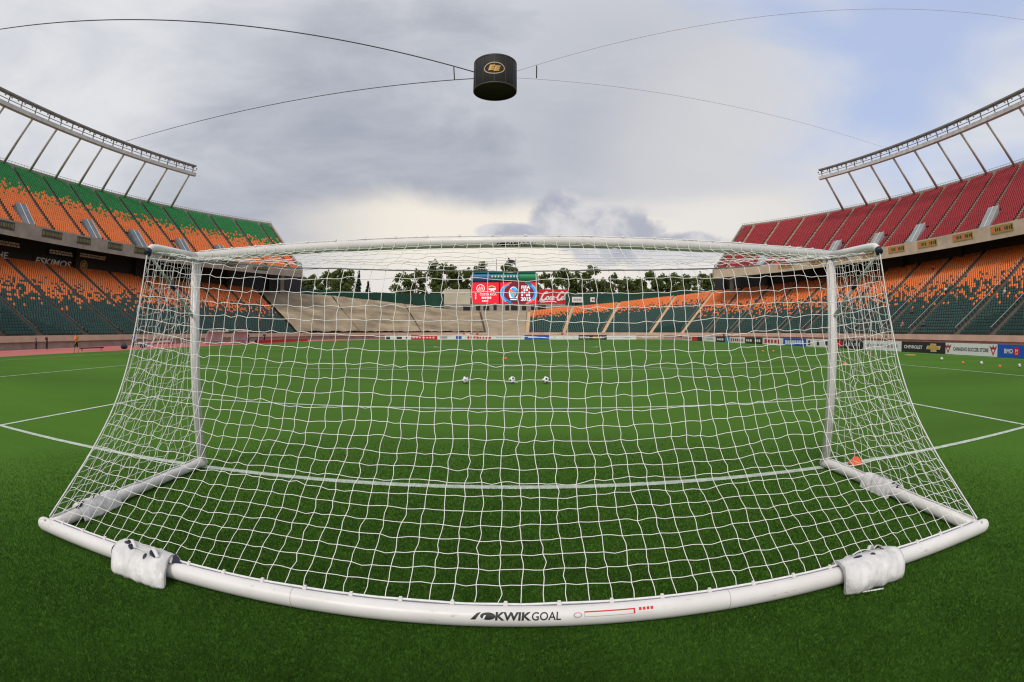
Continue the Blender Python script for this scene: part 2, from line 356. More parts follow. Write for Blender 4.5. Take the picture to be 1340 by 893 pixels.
def seats_mesh(name, A, mi, mats, org):
    n = len(A); k = len(SV); bx = np.where(A[:, 2] > 17.5, 1.16, 1.0)[:, None]; bz = np.where(A[:, 2] > 17.5, 1.30, 1.0)[:, None]
    tx, ty = A[:, 3], A[:, 4]                              # local x axis; local y = (-ty, tx) must point outwards
    V = np.empty((n, k, 3)); jit = RNG.normal(0, .008, (n, 1))
    V[..., 0] = A[:, 0:1]+SV[None, :, 0]*bx*tx[:, None]-SV[None, :, 1]*ty[:, None]-org[0]
    V[..., 1] = A[:, 1:2]+SV[None, :, 0]*bx*ty[:, None]+SV[None, :, 1]*tx[:, None]-org[1]
    V[..., 2] = A[:, 2:3]+SV[None, :, 2]*bz+jit-org[2]
    F = (SFI[None]+(np.arange(n)*k)[:, None, None]).reshape(-1, 4); nf = len(F)
    me = bpy.data.meshes.new(name); me.vertices.add(n*k); me.vertices.foreach_set('co', V.ravel())
    me.loops.add(nf*4); me.loops.foreach_set('vertex_index', F.ravel())
    me.polygons.add(nf); me.polygons.foreach_set('loop_start', np.arange(nf)*4)
    try: me.polygons.foreach_set('loop_total', np.full(nf, 4))
    except Exception: pass
    for m in mats: me.materials.append(M[m])
    me.polygons.foreach_set('material_index', np.repeat(mi, len(SF)).astype(np.int32))
    me.update(calc_edges=True); return me
SEATM = {}
def seat_parts(stand, A, mi, mats):
    """the hundred seats that show largest become parts of their own, the rest one part of kind stuff"""
    org = WL[stand]; d = np.hypot(A[:, 0]-CX, A[:, 1]+CD)
    ok = np.array([in_frame((a[0], a[1], a[2]+.6)) for a in A]); d = np.where(ok, d, 1e9)
    near = np.argsort(d)[:100]; rest = np.ones(len(A), bool); rest[near] = False
    me = seats_mesh('seating', A[rest], mi[rest], mats, org)
    o = bpy.data.objects.new('seating', me); COL.objects.link(o); o.parent = stand; o['kind'] = 'stuff'
    for i in near:
        key = mats[mi[i]]
        if key not in SEATM:
            mb = MB(); mb.add(SV, SF); SEATM[key] = mesh_of('seat', mb, [key])
        a = A[i]; s = bpy.data.objects.new('seat', SEATM[key]); COL.objects.link(s); s.parent = stand
        s.location = (a[0]-org[0], a[1]-org[1], a[2]-org[2]); s.rotation_euler = (0, 0, math.atan2(a[4], a[3]))
def blend(u, t, lo, hi, seed):
    """probability pattern of two seat colours up the rows"""
    rg = np.random.default_rng(seed)
    q = (u-lo)/(hi-lo); q = np.clip(q, 0, 1); q = q*q*(3-2*q)
    return (rg.random(len(u)) < q).astype(int)

# ------------------------------------------------------------------ ground, track, field
g = MB(); g.add([(-1500, -1500, -.03), (1500, -1500, -.03), (1500, 1500, -.03), (-1500, 1500, -.03)], [(0, 1, 2, 3)]); struct(obj('ground', g, 'ground'))
g = MB(); ring = [(59*math.cos(a), 48+98*math.sin(a), -.012) for a in np.linspace(0, 2*math.pi, 120, endpoint=False)]
ring = [tuple(cur(t, (58.4, 97.4, 2.4)))+(-.012,) for t in np.linspace(0, 360, 180, endpoint=False)]
g.add(ring, [tuple(range(len(ring)))]); struct(obj('running_track', g, 'track'))
g = MB(); fp = []
for t in np.linspace(0, 180, 60): fp.append(tuple(cur(t, (40, 52, 2.6))+np.array([0, 24]))+(0,))
fp += [(-40, -40, 0), (40, -40, 0)]
g.add(fp, [tuple(range(len(fp)))]); struct(obj('grass_field', g, 'grass'))
g = MB(); zl_ = .006
def strip(x0, y0, x1, y1, w=.12):
    d = np.array([x1-x0, y1-y0], float); d /= np.linalg.norm(d); n = np.array([-d[1], d[0]])*w/2
    a, b = np.array([x0, y0]), np.array([x1, y1])
    g.add([tuple(a-n)+(zl_,), tuple(b-n)+(zl_,), tuple(b+n)+(zl_,), tuple(a+n)+(zl_,)], [(0, 1, 2, 3)])
for s in (0, 105):
    k = 1 if s == 0 else -1
    strip(-34, s, 34, s)
    for w_, dd in ((9.16, 5.5), (20.16, 16.5)):
        strip(-w_, s+k*.06, -w_, s+k*(dd-.06)); strip(w_, s+k*.06, w_, s+k*(dd-.06)); strip(-w_-.06, s+k*dd, w_+.06, s+k*dd)
strip(-34, .06, -34, 52.44); strip(-34, 52.56, -34, 104.94); strip(34, .06, 34, 52.44); strip(34, 52.56, 34, 104.94); strip(-34.06, 52.5, 34.06, 52.5)
def arcline(cx, cy, r, a0, a1, n):
    A = np.linspace(a0, a1, n); 
    g.grid([[(cx+q*math.cos(a), cy+q*math.sin(a), zl_+.003) for q in (r-.06, r+.06)] for a in A], flip=True)
arcline(0, 52.5, 9.15, 0, 2*math.pi, 80); arcline(0, 11, 9.15, .652, math.pi-.652, 30)
g.add([(.11*math.cos(a), 11+.11*math.sin(a), zl_) for a in np.linspace(0, 6.28, 16, endpoint=False)], [tuple(range(16))])
struct(obj('pitch_lines', g, 'line'))
# turf blades around the goal, painted white where the goal line crosses them
def turf():
    N = 1150000
    d = 1.9+ (RNG.random(N)**1.2)*6.2
    a = R(90)+ (RNG.random(N)-.5)*R(150)
    x = CX+d*np.cos(a); y = -CD+d*np.sin(a)
    keep = RNG.random(N) < np.clip((8.1-d)/4.0, 0, 1)*np.clip(d/4.5+.35, 0, 1)
    x, y, d = x[keep], y[keep], d[keep]
    # thinner sward all round, so that the turf also holds up a step to the side
    N2 = 420000; x2 = RNG.uniform(-9, 9, N2); y2 = RNG.uniform(-10.5, 1.5, N2); d2 = np.hypot(x2-CX, y2+CD)
    k2 = ((d2 < 1.95) | (np.abs(np.arctan2(x2-CX, y2+CD)) > R(72))) & (RNG.random(N2) < np.clip((7.6-np.hypot(x2*.85, y2+4))/2.2, 0, 1))
    x = np.concatenate([x, x2[k2]]); y = np.concatenate([y, y2[k2]]); d = np.concatenate([d, np.maximum(d2[k2], 3.6)]); n = len(x)
    yaw = RNG.random(n)*6.283; h = (.012+.012*RNG.random(n))*np.clip(1.2-.07*d, .5, 1.1); w = .0016+.0004*d*RNG.random(n)
    lean = RNG.normal(0, .010, (n, 2))
    V = np.empty((n, 3, 3)); cx_, sx_ = np.cos(yaw)*w, np.sin(yaw)*w
    V[:, 0] = np.stack([x-cx_, y-sx_, np.full(n, .0)], 1); V[:, 1] = np.stack([x+cx_, y+sx_, np.full(n, .0)], 1)
    V[:, 2] = np.stack([x+lean[:, 0], y+lean[:, 1], h], 1)
    white = (np.abs(y+RNG.normal(0, .006, n)) < .058) | ((np.abs(y-5.5) < .06) & (np.abs(x) < 9.2))
    me = bpy.data.meshes.new('turf_blades'); me.vertices.add(n*3); me.vertices.foreach_set('co', V.ravel())
    me.loops.add(n*3); me.loops.foreach_set('vertex_index', np.arange(n*3)); me.polygons.add(n); me.polygons.foreach_set('loop_start', np.arange(n)*3)
    me.materials.append(M['blade']); me.materials.append(M['blade_white']); me.polygons.foreach_set('material_index', white.astype(np.int32))
    me.update(calc_edges=True)
    o = bpy.data.objects.new('grass_blades', me); COL.objects.link(o); stuff(o)
    o['label'] = 'short dark green turf blades around the white goal'; o['category'] = 'grass'
turf()

# ------------------------------------------------------------------ goal
PX, PZ, PR, BK = 3.72, 2.5, .06, 2.635
goal = thing('soccer_goal', 'white metal soccer goal standing on the goal line in the foreground', 'soccer goal', (0, 0, 0))
mb = MB().tube([(-PX-.05, 0, PZ), (0, 0, PZ), (PX+.05, 0, PZ)], PR, 64); cb = obj('crossbar', mb, 'white_pipe', goal, True)
def wrap_text(mb, s, cx, cy, cz, r, a0, w, h, mi=0, bold=.03, shear=0., ux=1):
    v, f = text_geo(s, bold, shear); v = v/np.array([v[:, 0].max()-v[:, 0].min(), 1])
    return wrap_pts(mb, v*np.array([w, h]), f, cx, cy, cz, r, a0, mi)
def wrap_pts(mb, v, f, cx, cy, cz, r, a0, mi=0):
    # a0: angle of the printed centre round the pipe, measured from -y (towards the camera) upwards
    v, f = sliced(v, f, .006)
    vs = [(cx+p[0], cy-math.cos(a0+p[1]/r)*r, cz+math.sin(a0+p[1]/r)*r) for p in v]; mb.add(vs, f, mi); return mb
def swoosh(mb, cx, cy, cz, r, a0, h, mi=0):
    o = ell(h*.85, h*.46, 0, 0, 18); wrap_pts(mb, np.array(o), [tuple(range(18))], cx+h*.45, cy, cz, r, a0, mi)
    wrap_pts(mb, np.array([(-h*1.5, -h*.45), (-h*.95, -h*.45), (-h*.3, h*.5), (-h*.75, h*.35)]), [(0, 1, 2, 3)], cx, cy, cz, r, a0, mi)
    wrap_pts(mb, np.array([(-h*.2, -h*.4), (h*.0, -h*.4), (h*.25, h*.1), (h*.05, h*.1)]), [(0, 1, 2, 3)], cx, cy, cz, r+.0012, a0, 1)
t = MB(); swoosh(t, -.115, 0, PZ, PR+.0015, -.62, .045); wrap_text(t, 'KWIK', -.0, 0, PZ, PR+.0015, -.62, .16, .045, bold=.05, shear=.1); wrap_text(t, 'GOAL', .165, 0, PZ, PR+.0015, -.62, .155, .045, bold=.0, shear=.1)
obj('lettering', t, ['black', 'w'], cb)
for s in (-1, 1):
    mb = MB().tube([(s*PX, 0, .03), (s*PX, 0, 1.2), (s*PX, 0, PZ-.055)], PR, 20); obj('post', mb, 'white_pipe', goal, True)
    # ground side bar with the elbow at the post
    mb = MB().tube([(s*PX, .045, .062), (s*PX, 0, .0625), (s*PX, -.3, .062), (s*PX, -1.4, .062), (s*PX, -BK+.05, .062)], PR*.98, 20); obj('side_bar', mb, 'white_pipe', goal, True)
    mb = MB().tube([(s*PX, -.05, PZ-.005), (s*PX, -.45, PZ-.005), (s*PX, -.80, PZ-.01), (s*PX, -.90, PZ-.02), (s*PX, -.955, PZ-.055)], [.05, .045, .045, .045, .043], 14); tr_ = obj('top_rod', mb, 'white_pipe', goal, True)
    mb = MB().tube([(s*PX, -.945, PZ-.045), (s*PX, -.975, PZ-.085)], .044, 14); obj('end_cap', mb, 'navy', tr_, True)
    mb = MB().tube([(s*PX*.998, -.93, PZ-.10), (s*PX*.998, -.5, 2.12)], .017, 10); mb.tube([(s*PX*.998, -.5, 2.12), (s*PX*.998, -.06, 1.8)], .022, 10); st_ = obj('strut', mb, 'strut', goal, True)
    mb = MB().tube([(s*PX*.998, -.52, 2.134), (s*PX*.998, -.45, 2.084)], .028, 10); obj('collar', mb, 'navy', st_, True)
e = []
for a in np.linspace(0, 1, 8): e.append((3.83-.05*(1-math.cos(a*1.57)), 0))
xs = [-3.858, -3.852, -3.838, -3.81, -3.77]+list(np.linspace(-3.5, 3.5, 9))+[3.77, 3.81, 3.838, 3.852, 3.858]; rr = [.02, .036, .05, .059, .0615]+[.0615]*9+[.0615, .059, .05, .036, .02]
mb = MB().tube([(x, -BK, .0625) for x in xs], rr, 64); rb = obj('rear_bar', mb, 'white_pipe', goal, True)
ac = .56
t = MB(); swoosh(t, -.135, -BK, .0625, .0635, ac, .048); wrap_text(t, 'KWIK', .02, -BK, .0625, .0635, ac, .19, .05, bold=.05, shear=.08); wrap_text(t, 'GOAL', .197, -BK, .0625, .0635, ac, .155, .05, bold=.016, shear=.08)
obj('lettering', t, ['black', 'w'], rb)
t = MB()
def wr(x0, x1, y0, y1, mi): wrap_pts(t, np.array([(x0, y0), (x1, y0), (x1, y1), (x0, y1)]), [(0, 1, 2, 3)], 0, -BK, .0625, .0634 if mi != 2 else .0626, ac, mi)
wr(.345, .80, -.030, .032, 2)
wr(.40, .675, .012, .020, 0); wr(.67, .679, -.012, .020, 0); wr(.40, .67, -.014, -.011, 1); wr(.40, .403, -.014, .012, 1)
for i in range(4): wr(.70+.022*i, .715+.022*i, .004, .022, 0); wr(.70+.022*i, .713+.022*i, -.016, -.004, 3)
wrap_pts(t, np.array(ell(.024, .016, .365, .0)), [tuple(range(20))], 0, -BK, .0625, .0636, ac, 1); wrap_pts(t, np.array(ell(.017, .010, .365, .0)), [tuple(range(20))], 0, -BK, .0625, .0642, ac, 2)
obj('sticker', t, ['r', 'gy', 'white_pipe', 'p'], rb)
for xj in (-1.25, 1.25): obj('pipe_joint', MB().tube([(xj-.0015, -BK, .0625), (xj+.0015, -BK, .0625)], .0619, 48), 'vom', rb)
for s in (-1, 1):
    obj('bolt', MB().tube([(s*3.72, -BK-.03, .118), (s*3.72, -BK-.035, .126)], .011, 8), 'strut', rb); obj('bolt', MB().tube([(s*(PX-.058), -.035, .10), (s*(PX-.066), -.04, .10)], .010, 8), 'strut', goal)
mb = MB().box((0, -BK+.028, .1175), (7.3, .012, .008)); obj('groove', mb, 'groove', rb)

# ------------------------------------------------------------------ net
net = thing('goal_net', 'white knotted net hanging from the crossbar to the rear ground bar', 'goal net', (0, -1.3, 0))
cz_x = [-3.72, -3.64, -3.03, -1.96, -.96, 0, 1.16, 1.87, 2.8, 3.65, 3.72]; cz_z = [2.42, 2.41, 2.29, 2.165, 2.105, 2.08, 2.11, 2.15, 2.26, 2.40, 2.42]
zc = lambda x: np.interp(x, cz_x, cz_z)
edge = np.array([(-.93, 2.43), (-1.03, 2.05), (-1.12, 1.68), (-1.27, 1.28), (-1.53, .90), (-1.90, .57), (-2.30, .31), (-2.60, .135)])
def prof(x):
    z0 = zc(x); E = edge.copy(); k = z0/2.43; E[:, 1] = .13+(E[:, 1]-.13)*(z0-.13)/(2.43-.13)
    w = (x/3.7)**2; E[1:-1, 0] += .05*(1-w)*np.sin(np.linspace(0, math.pi, len(E))[1:-1])
    pts = np.array([(-.035, 2.552), (-.064, 2.515), (-.06, 2.47), (-.45, (2.46+z0)/2-.015)]+[tuple(q) for q in E]); pts[4, 0] = -.9
    # smooth and resample by arc length
    d = np.concatenate([[0], np.cumsum(np.linalg.norm(np.diff(pts, axis=0), axis=1))]); return pts, d
def resample(P, n):
    d = np.concatenate([[0], np.cumsum(np.linalg.norm(np.diff(P, axis=0), axis=1))]); q = np.linspace(0, d[-1], n)
    return np.stack([np.interp(q, d, P[:, k]) for k in range(P.shape[1])], 1)
def catmull(P, m=4):
    P = np.array(P); Q = np.vstack([2*P[0]-P[1], P, 2*P[-1]-P[-2]]); out = []
    for i in range(1, len(Q)-2):
        for k in range(m):
            t = k/m; a, b, c, d = Q[i-1], Q[i], Q[i+1], Q[i+2]
            out.append(.5*((2*b)+(-a+c)*t+(2*a-5*b+4*c-d)*t*t+(-a+3*b-3*c+d)*t**3))
    out.append(Q[-2]); return np.array(out)
NX, NZ = 60, 32
xsn = np.linspace(-3.69, 3.69, NX)
K = np.zeros((NX, NZ, 3))
def low(n, m, s, seed):        # smooth random field
    rg = np.random.default_rng(seed); A = rg.normal(0, 1, (n, m))
    for _ in range(2): A = (A+np.roll(A, 1, 0)+np.roll(A, -1, 0)+np.roll(A, 1, 1)+np.roll(A, -1, 1))/5
    return A*s/ max(A.std(), 1e-9)
for i, x in enumerate(xsn):
    P, d = prof(x); C = catmull(P[3:], 6); full = np.vstack([P[:3], C]); Y = resample(full, NZ)
    K[i, :, 0] = x; K[i, :, 1:] = Y
fade = np.sin(np.linspace(0, math.pi, NZ))**.4
K[:, :, 0] += (low(NX, NZ, .008, 1)+RNG.normal(0, .005, (NX, NZ)))*fade; K[:, :, 2] += (low(NX, NZ, .008, 2)+RNG.normal(0, .004, (NX, NZ)))*fade
K[:, :, 1] += low(NX, NZ, .014, 3)*fade
mb = MB(); RT = .0028
def wavy(P, amp, ax):
    P = np.array(P); mid = (P[1:]+P[:-1])/2; mid = mid+ax*RNG.normal(.15, 1, (len(mid), 1))*amp
    Q = np.empty((2*len(P)-1, 3)); Q[::2] = P; Q[1::2] = mid; return catmull(Q, 2)
for i in range(NX): mb.tube(wavy(K[i], .006, np.array([1., 0, 0])), RT, 4, caps=False)
for j in range(1, NZ-1): mb.tube(wavy(K[:, j], .006, np.array([0, .1, -1.])), RT, 4, caps=False)
for i in range(1, NX-1):
    for j in range(3, NZ-1):
        k = K[i, j]; mb.add([k+np.array(q)*.0056 for q in ((1, 0, 0), (0, 1, 0), (-1, 0, 0), (0, -1, 0), (0, 0, 1), (0, 0, -1))], [(0, 1, 4), (1, 2, 4), (2, 3, 4), (3, 0, 4), (1, 0, 5), (2, 1, 5), (3, 2, 5), (0, 3, 5)])
obj('back_panel', mb, 'white_net', net, True)
ropeE = catmull(np.array([(0, y, z) for y, z in [(-.965, 2.44)]+[tuple(q) for q in edge[1:]]]), 6)
for s in (-1, 1):
    mb = MB(); n1, n2 = 15, 23; KK = np.zeros((n1, n2, 3)); rp = resample(ropeE, n2)[:, 1:]
    for i in range(n1):
        f = i/(n1-1)
        for j in range(n2):
            v = j/(n2-1); top = np.array([-.07-.86*f, PZ-.05]); bot = np.array([-.07-2.51*f, .118])
            straight = top+(bot-top)*v
            # the last strands follow the rope
            q = straight+(rp[j]-(np.array([-.93, PZ-.05])*(1-v)+np.array([-2.58, .118])*v))*f**1.3
            KK[i, j] = (s*(PX-.0), q[0], q[1])
    fd = np.outer(np.sin(np.linspace(0, math.pi, n1))**.5, np.sin(np.linspace(0, math.pi, n2))**.5)
    KK[..., 0] += -s*np.abs(low(n1, n2, .05, 20+s))*fd*.8; KK[..., 1] += (low(n1, n2, .018, 30+s)+RNG.normal(0, .007, (n1, n2)))*fd; KK[..., 2] += (low(n1, n2, .018, 40+s)+RNG.normal(0, .007, (n1, n2)))*fd
    for i in range(n1): mb.tube(wavy(KK[i], .010, np.array([.3, 1., 0])), RT, 4, caps=False)
    for j in range(1, n2-1): mb.tube(wavy(KK[:, j], .012, np.array([.2, 0, -1.])), RT, 4, caps=False)
    # slack strands looping across the corner where the panels are laced together
    for q in range(7):
        i0, j0 = RNG.integers(2, n1-6), RNG.integers(3, n2-6); di = RNG.choice([-1, 1])
        path = [KK[min(max(i0+di*k, 0), n1-1), min(j0+k, n2-1)] for k in range(6)]
        mb.tube(catmull(np.array(path)+RNG.normal(0, .008, (6, 3)), 3), RT*.9, 4, caps=False)
    obj('side_panel', mb, 'white_net', net, True)
    rope = catmull(np.array([(s*PX, y, z) for y, z in [(-.975, 2.40)]+[tuple(q) for q in edge[1:]]]), 5)
    obj('edge_rope', MB().tube(rope, .0075, 6), 'rope', net, True)
    obj('edge_rope', MB().tube([(s*(PX-.055), -.05, 2.42), (s*(PX-.06), -.05, 1.2), (s*(PX-.058), -.055, .35), (s*(PX-.05), -.11, .15)], .007, 6), 'rope', net, True)
    obj('edge_rope', MB().tube(wavy([(s*PX+RNG.normal(0, .008), y, .128) for y in np.linspace(-.1, -2.56, 14)], .004, np.array([1., 0, 0])), .007, 6), 'rope', net, True)
xr = np.linspace(-3.66, 3.66, 46)
obj('edge_rope', MB().tube([(x, -BK+.034, .127+RNG.normal(0, .0015)) for x in xr], .0075, 6), 'rope', net, True)
obj('edge_rope', MB().tube([(x, -.032, 2.555+RNG.normal(0, .002)) for x in xr], .007, 6), 'rope', net, True)
xc = np.linspace(-3.69, 3.69, 60); obj('tie_cable', MB().tube([(x, -.9, zc(x)+.006) for x in xc], .0055, 6), 'grey_cable', net, True)
clip0 = None
for k, (x, y, z) in enumerate([(x, -BK+.03, .125) for x in np.arange(-3.5, 3.55, .29)]+[(x, -.034, 2.556) for x in np.arange(-3.5, 3.55, .33)]):
    if clip0 is None:
        m_ = MB().tube([(-.012, 0, 0), (.012, 0, 0)], .013, 8).box((0, .004, .010), (.018, .02, .012)); cme = mesh_of('clip', m_, ['white_pipe'])
        clip0 = cme
    c = bpy.data.objects.new('clip', cme); COL.objects.link(c); c.parent = net; c.location = tuple(np.array((x, y, z))-WL[net])

# ------------------------------------------------------------------ sandbags draped over the ground bars
def sandbag(label, cx, cy, ang, L, outer, inner, seed, extra):
    """outer/inner: closed cross-section (n = away from the goal, z); ang: direction of the bag's length"""
    rg = np.random.default_rng(seed); ux = np.array([math.cos(ang), math.sin(ang), 0]); un = np.array([math.sin(ang), -math.cos(ang), 0])
    root = thing('sandbag', label, 'sandbag', (cx, cy, 0), 'sandbags weighing down the goal')
    loop = resample(catmull(np.array(outer), 5), 26); inn = resample(catmull(np.array(inner), 4), 16)
    sec = np.vstack([loop, inn]); cen = np.array([sec[:, 0].mean(), 0])
    us = np.concatenate([[0, .012, .035, .08], np.linspace(.14, .86, 24), [.92, .965, .988, 1]]); G = []
    ph = rg.random(12)*6.28; fr = rg.uniform(2, 11, 12); an = rg.uniform(-1.1, 1.1, 12)
    mid = (np.vstack([resample(loop, 21), ])+np.vstack([resample(inn[::-1], 21)]))/2
    for u in us:
        e = min(u, 1-u)/.14; puff = min(1, max(0, e))**.45; row = []
        for k, p in enumerate(sec):
            m = mid[int(np.argmin(((mid-p)**2).sum(1)))]
            q = m+(p-m)*(.18+.82*puff)
            wr_ = sum((1-abs(math.sin(fr[i]*u*1.6+an[i]*k*.22+ph[i])))**3 for i in range(12))*.0042*(1+.5*(1-puff))-.006
            q = q+(p-m)/(np.linalg.norm(p-m)+1e-6)*wr_
            skew = .10*(p[0]-.03)*extra.get('skew', 0)
            pos = np.array([cx, cy, 0])+ux*((u-.5)*L+skew)+un*q[0]+np.array([0, 0, max(.004, q[1])])
            row.append(pos)
        row.append(row[0]); G.append(row)
    mb = MB().grid(G); mb.add(G[0][:-1], [tuple(range(len(sec)))]); mb.add(G[-1][:-1], [tuple(range(len(sec)-1, -1, -1))])
    body = obj('bag', mb, 'bag', root, True)
    def at(u, k, lift=.004):
        i = u*(len(us)-1); i0 = int(np.searchsorted(us, u)); i0 = min(max(i0, 1), len(us)-1)
        f = (u-us[i0-1])/(us[i0]-us[i0-1]); a, b = np.array(G[i0-1]), np.array(G[i0]); row = a*(1-f)+b*f
        p = row[k]; n = np.cross(b[k]-a[k], row[k+1]-row[k-1]); n /= np.linalg.norm(n)+1e-9
        if n[2] < 0 and k < 20: n = -n
        return p+n*lift, n
    for (u, k, w_, h_) in extra['slots']:
        p, n = at(u, k, .002); t1 = ux-n*(ux@n); t1 /= np.linalg.norm(t1); t2 = np.cross(n, t1)
        o_ = MB(); vs = [p+n*.004*(1 if r_ < 1 else -.6)+(t1*math.cos(a)*w_+t2*math.sin(a)*h_)*r_ for r_ in (.55, 1.) for a in np.linspace(0, 6.283, 16, endpoint=False)]
        o_.add(vs, [tuple(range(16))]+[(i, 16+i, 16+(i+1) % 16, (i+1) % 16) for i in range(16)]); obj('handle_hole', o_, 'navy', root, True)
    for (u0, k0, u1, k1, hgt, wd) in extra['straps']:
        a, n1 = at(u0, k0, .0); b, n2 = at(u1, k1, .0); pts = [a*(1-f)+b*f+(n1*(1-f)+n2*f)*math.sin(f*math.pi)*hgt+n1*.004 for f in np.linspace(0, 1, 9)]
        o_ = MB(); side = np.cross(b-a, n1); side /= np.linalg.norm(side)+1e-9
        o_.grid([[p-side*wd/2, p+side*wd/2, p+side*wd/2+n1*.004, p-side*wd/2+n1*.004, p-side*wd/2] for p in pts]); obj('strap', o_, extra.get('strapmat', 'bag'), root, True)
    for (pts, r_, m_) in extra.get('cords', []):
        obj('strap', MB().tube(catmull(np.array([np.array([cx, cy, 0])+ux*p[0]+un*p[1]+np.array([0, 0, p[2]]) for p in pts]), 4), r_, 6), m_, root, True)
    if extra.get('flap'):                                  # dark lining folded out at one end
        c0_ = np.array([cx, cy, 0]); P = [(.20, -.16, .02), (.22, -.12, .13), (.27, -.06, .165), (.335, -.045, .10), (.345, -.02, .126), (.27, .02, .134)]
        q = [c0_+ux*a+un*b+np.array([0, 0, z]) for a, b, z in P]; fm = MB().add(q, [(0, 1, 3), (1, 2, 3), (2, 4, 3), (2, 5, 4)]); fo = obj('lining_flap', fm, 'navy', root); sd = fo.modifiers.new('thickness', 'SOLIDIFY'); sd.thickness = .006
    return root
OU = [(-.15, .015), (-.14, .06), (-.10, .11), (-.04, .15), (.03, .158), (.09, .135), (.135, .09), (.165, .045), (.17, .006)]; IN = [(.11, .005), (.075, .03), (.066, .07), (.04, .112), (0, .127), (-.04, .115), (-.068, .07), (-.09, .012)]
sandbag('crumpled white sandbag with two dark handle holes over the rear bar', -2.45, -BK, -.02, .54, [(x*1.22, z*1.13) for x, z in OU], IN, 3,
        dict(skew=1.6, slots=[(.24, 12, .046, .034), (.38, 14, .036, .032), (.80, 14, .040, .036), (.66, 16, .016, .026)], straps=[(.40, 14, .74, 15, .014, .012), (.22, 11, .44, 14, .03, .03), (.70, 12, .88, 15, .03, .03)],
             flap=True, cords=[([(.20, -.10, .10), (.255, -.03, .145), (.285, .03, .135)], .010, 'bag'), ([(-.285, -.02, .13), (-.30, .05, .11), (-.295, .075, .05)], .016, 'navy')]))
OU2 = [(-.11, .02), (-.11, .08), (-.07, .135), (0, .165), (.07, .17), (.13, .15), (.18, .105), (.20, .055), (.18, .006)]
sandbag('plump white sandbag with a loose cord end lying over the rear bar', 2.33, -BK, .0, .54, [(x*1.1, z*1.08) for x, z in OU2], IN, 5,
        dict(skew=-1.2, slots=[(.28, 11, .046, .018), (.50, 12, .024, .018), (.72, 10, .036, .014)], straps=[(.22, 9, .52, 10, .02, .02), (.50, 9, .66, 6, .035, .026), (.62, 8, .80, 7, .018, .018)],
             cords=[([(-.235, .02, .15), (-.225, .10, .12), (-.215, .15, .06), (-.19, .185, .012), (-.10, .215, .01), (-.03, .235, .012), (.0, .24, .01)], .006, 'rope'), ([(-.23, -.04, .13), (-.228, .02, .152)], .016, 'bag')]))
OU3 = [(-.10, .01), (-.10, .06), (-.075, .11), (-.03, .145), (.03, .15), (.08, .115), (.11, .06), (.12, .006)]; IN3 = [(.085, .008), (.07, .04), (.055, .09), (0, .126), (-.05, .10), (-.068, .06), (-.08, .02)]
sandbag('knotted white sandbag draped over the short ground bar at lower left', -3.73, -1.95, R(90), .56, OU3, IN3, 8,
        dict(slots=[(.08, 12, .022, .018), (.9, 13, .015, .02)], straps=[(.35, 13, .5, 15, .035, .014), (.06, 10, .2, 14, .03, .02)], strapmat='bag', cords=[([(-.30, .02, .12), (-.26, .05, .14), (-.2, .03, .15)], .012, 'navy'), ([(-.05, .03, .15), (-.02, .05, .2), (.03, .05, .19), (.05, .03, .15)], .006, 'navy')]))
sandbag('flat white sandbag wrapped round the short ground bar at lower right', 3.73, -1.13, R(90), .50, [(-x, z) for x, z in OU3][::-1], [(-x, z) for x, z in IN3][::-1], 9,
        dict(slots=[(.06, 12, .02, .03)], straps=[(.3, 13, .6, 12, .02, .016)], cords=[([(-.30, -.03, .12), (-.27, .03, .135), (-.24, .08, .10), (-.22, .09, .04)], .013, 'navy'), ([(-.34, .03, .125), (-.26, .0, .15), (-.2, .02, .15)], .008, 'rope')]))

# ------------------------------------------------------------------ balls and cones
def ball_mesh():
    bm = bmesh.new(); bmesh.ops.create_icosphere(bm, subdivisions=3, radius=.11); ico = bmesh.new(); bmesh.ops.create_icosphere(ico, subdivisions=1, radius=1)
    dirs = [v.co.normalized() for v in ico.verts]
    for f in bm.faces:
        c = f.calc_center_median().normalized(); f.material_index = 1 if max(c.dot(d) for d in dirs) > .955 else 0; f.smooth = True
    me = bpy.data.meshes.new('soccer_ball'); bm.to_mesh(me); bm.free(); ico.free(); me.materials.append(M['ball']); me.materials.append(M['navy']); return me
bmesh_ = ball_mesh(); b0 = None
for (x, y), lb in zip([(-1.55, 10.8), (-.09, 10.84), (.96, 10.82), (26.2, 17.5), (24.8, 12.8), (25.0, 9.9)],
        ['white and dark soccer ball in front of goal, leftmost of the row of three', 'white and dark soccer ball in front of goal, middle of the row of three', 'white and dark soccer ball in front of goal, rightmost of the row of three',
         'white soccer ball on the right turf below the dark car maker board', 'white soccer ball on the right turf below the red triangle board', 'white soccer ball at the right edge below the blue board']):
    if b0 is None: b0 = bpy.data.objects.new('soccer_ball', bmesh_); o = b0
    else: o = b0.copy()
    COL.objects.link(o); o.location = (x, y, .112); o.rotation_euler = (RNG.random()*6, RNG.random()*6, RNG.random()*6); tag(o, lb, 'soccer ball', 'soccer balls on the turf')
def cone_mesh():
    mb = MB().lathe([(.10, .0), (.105, .012), (.095, .03), (.075, .06), (.045, .105), (.028, .125), (.022, .123), (.04, .09), (.07, .05)], n=24); return mesh_of('marker_cone', mb, ['cone'], True)
cme2 = cone_mesh(); c0 = None
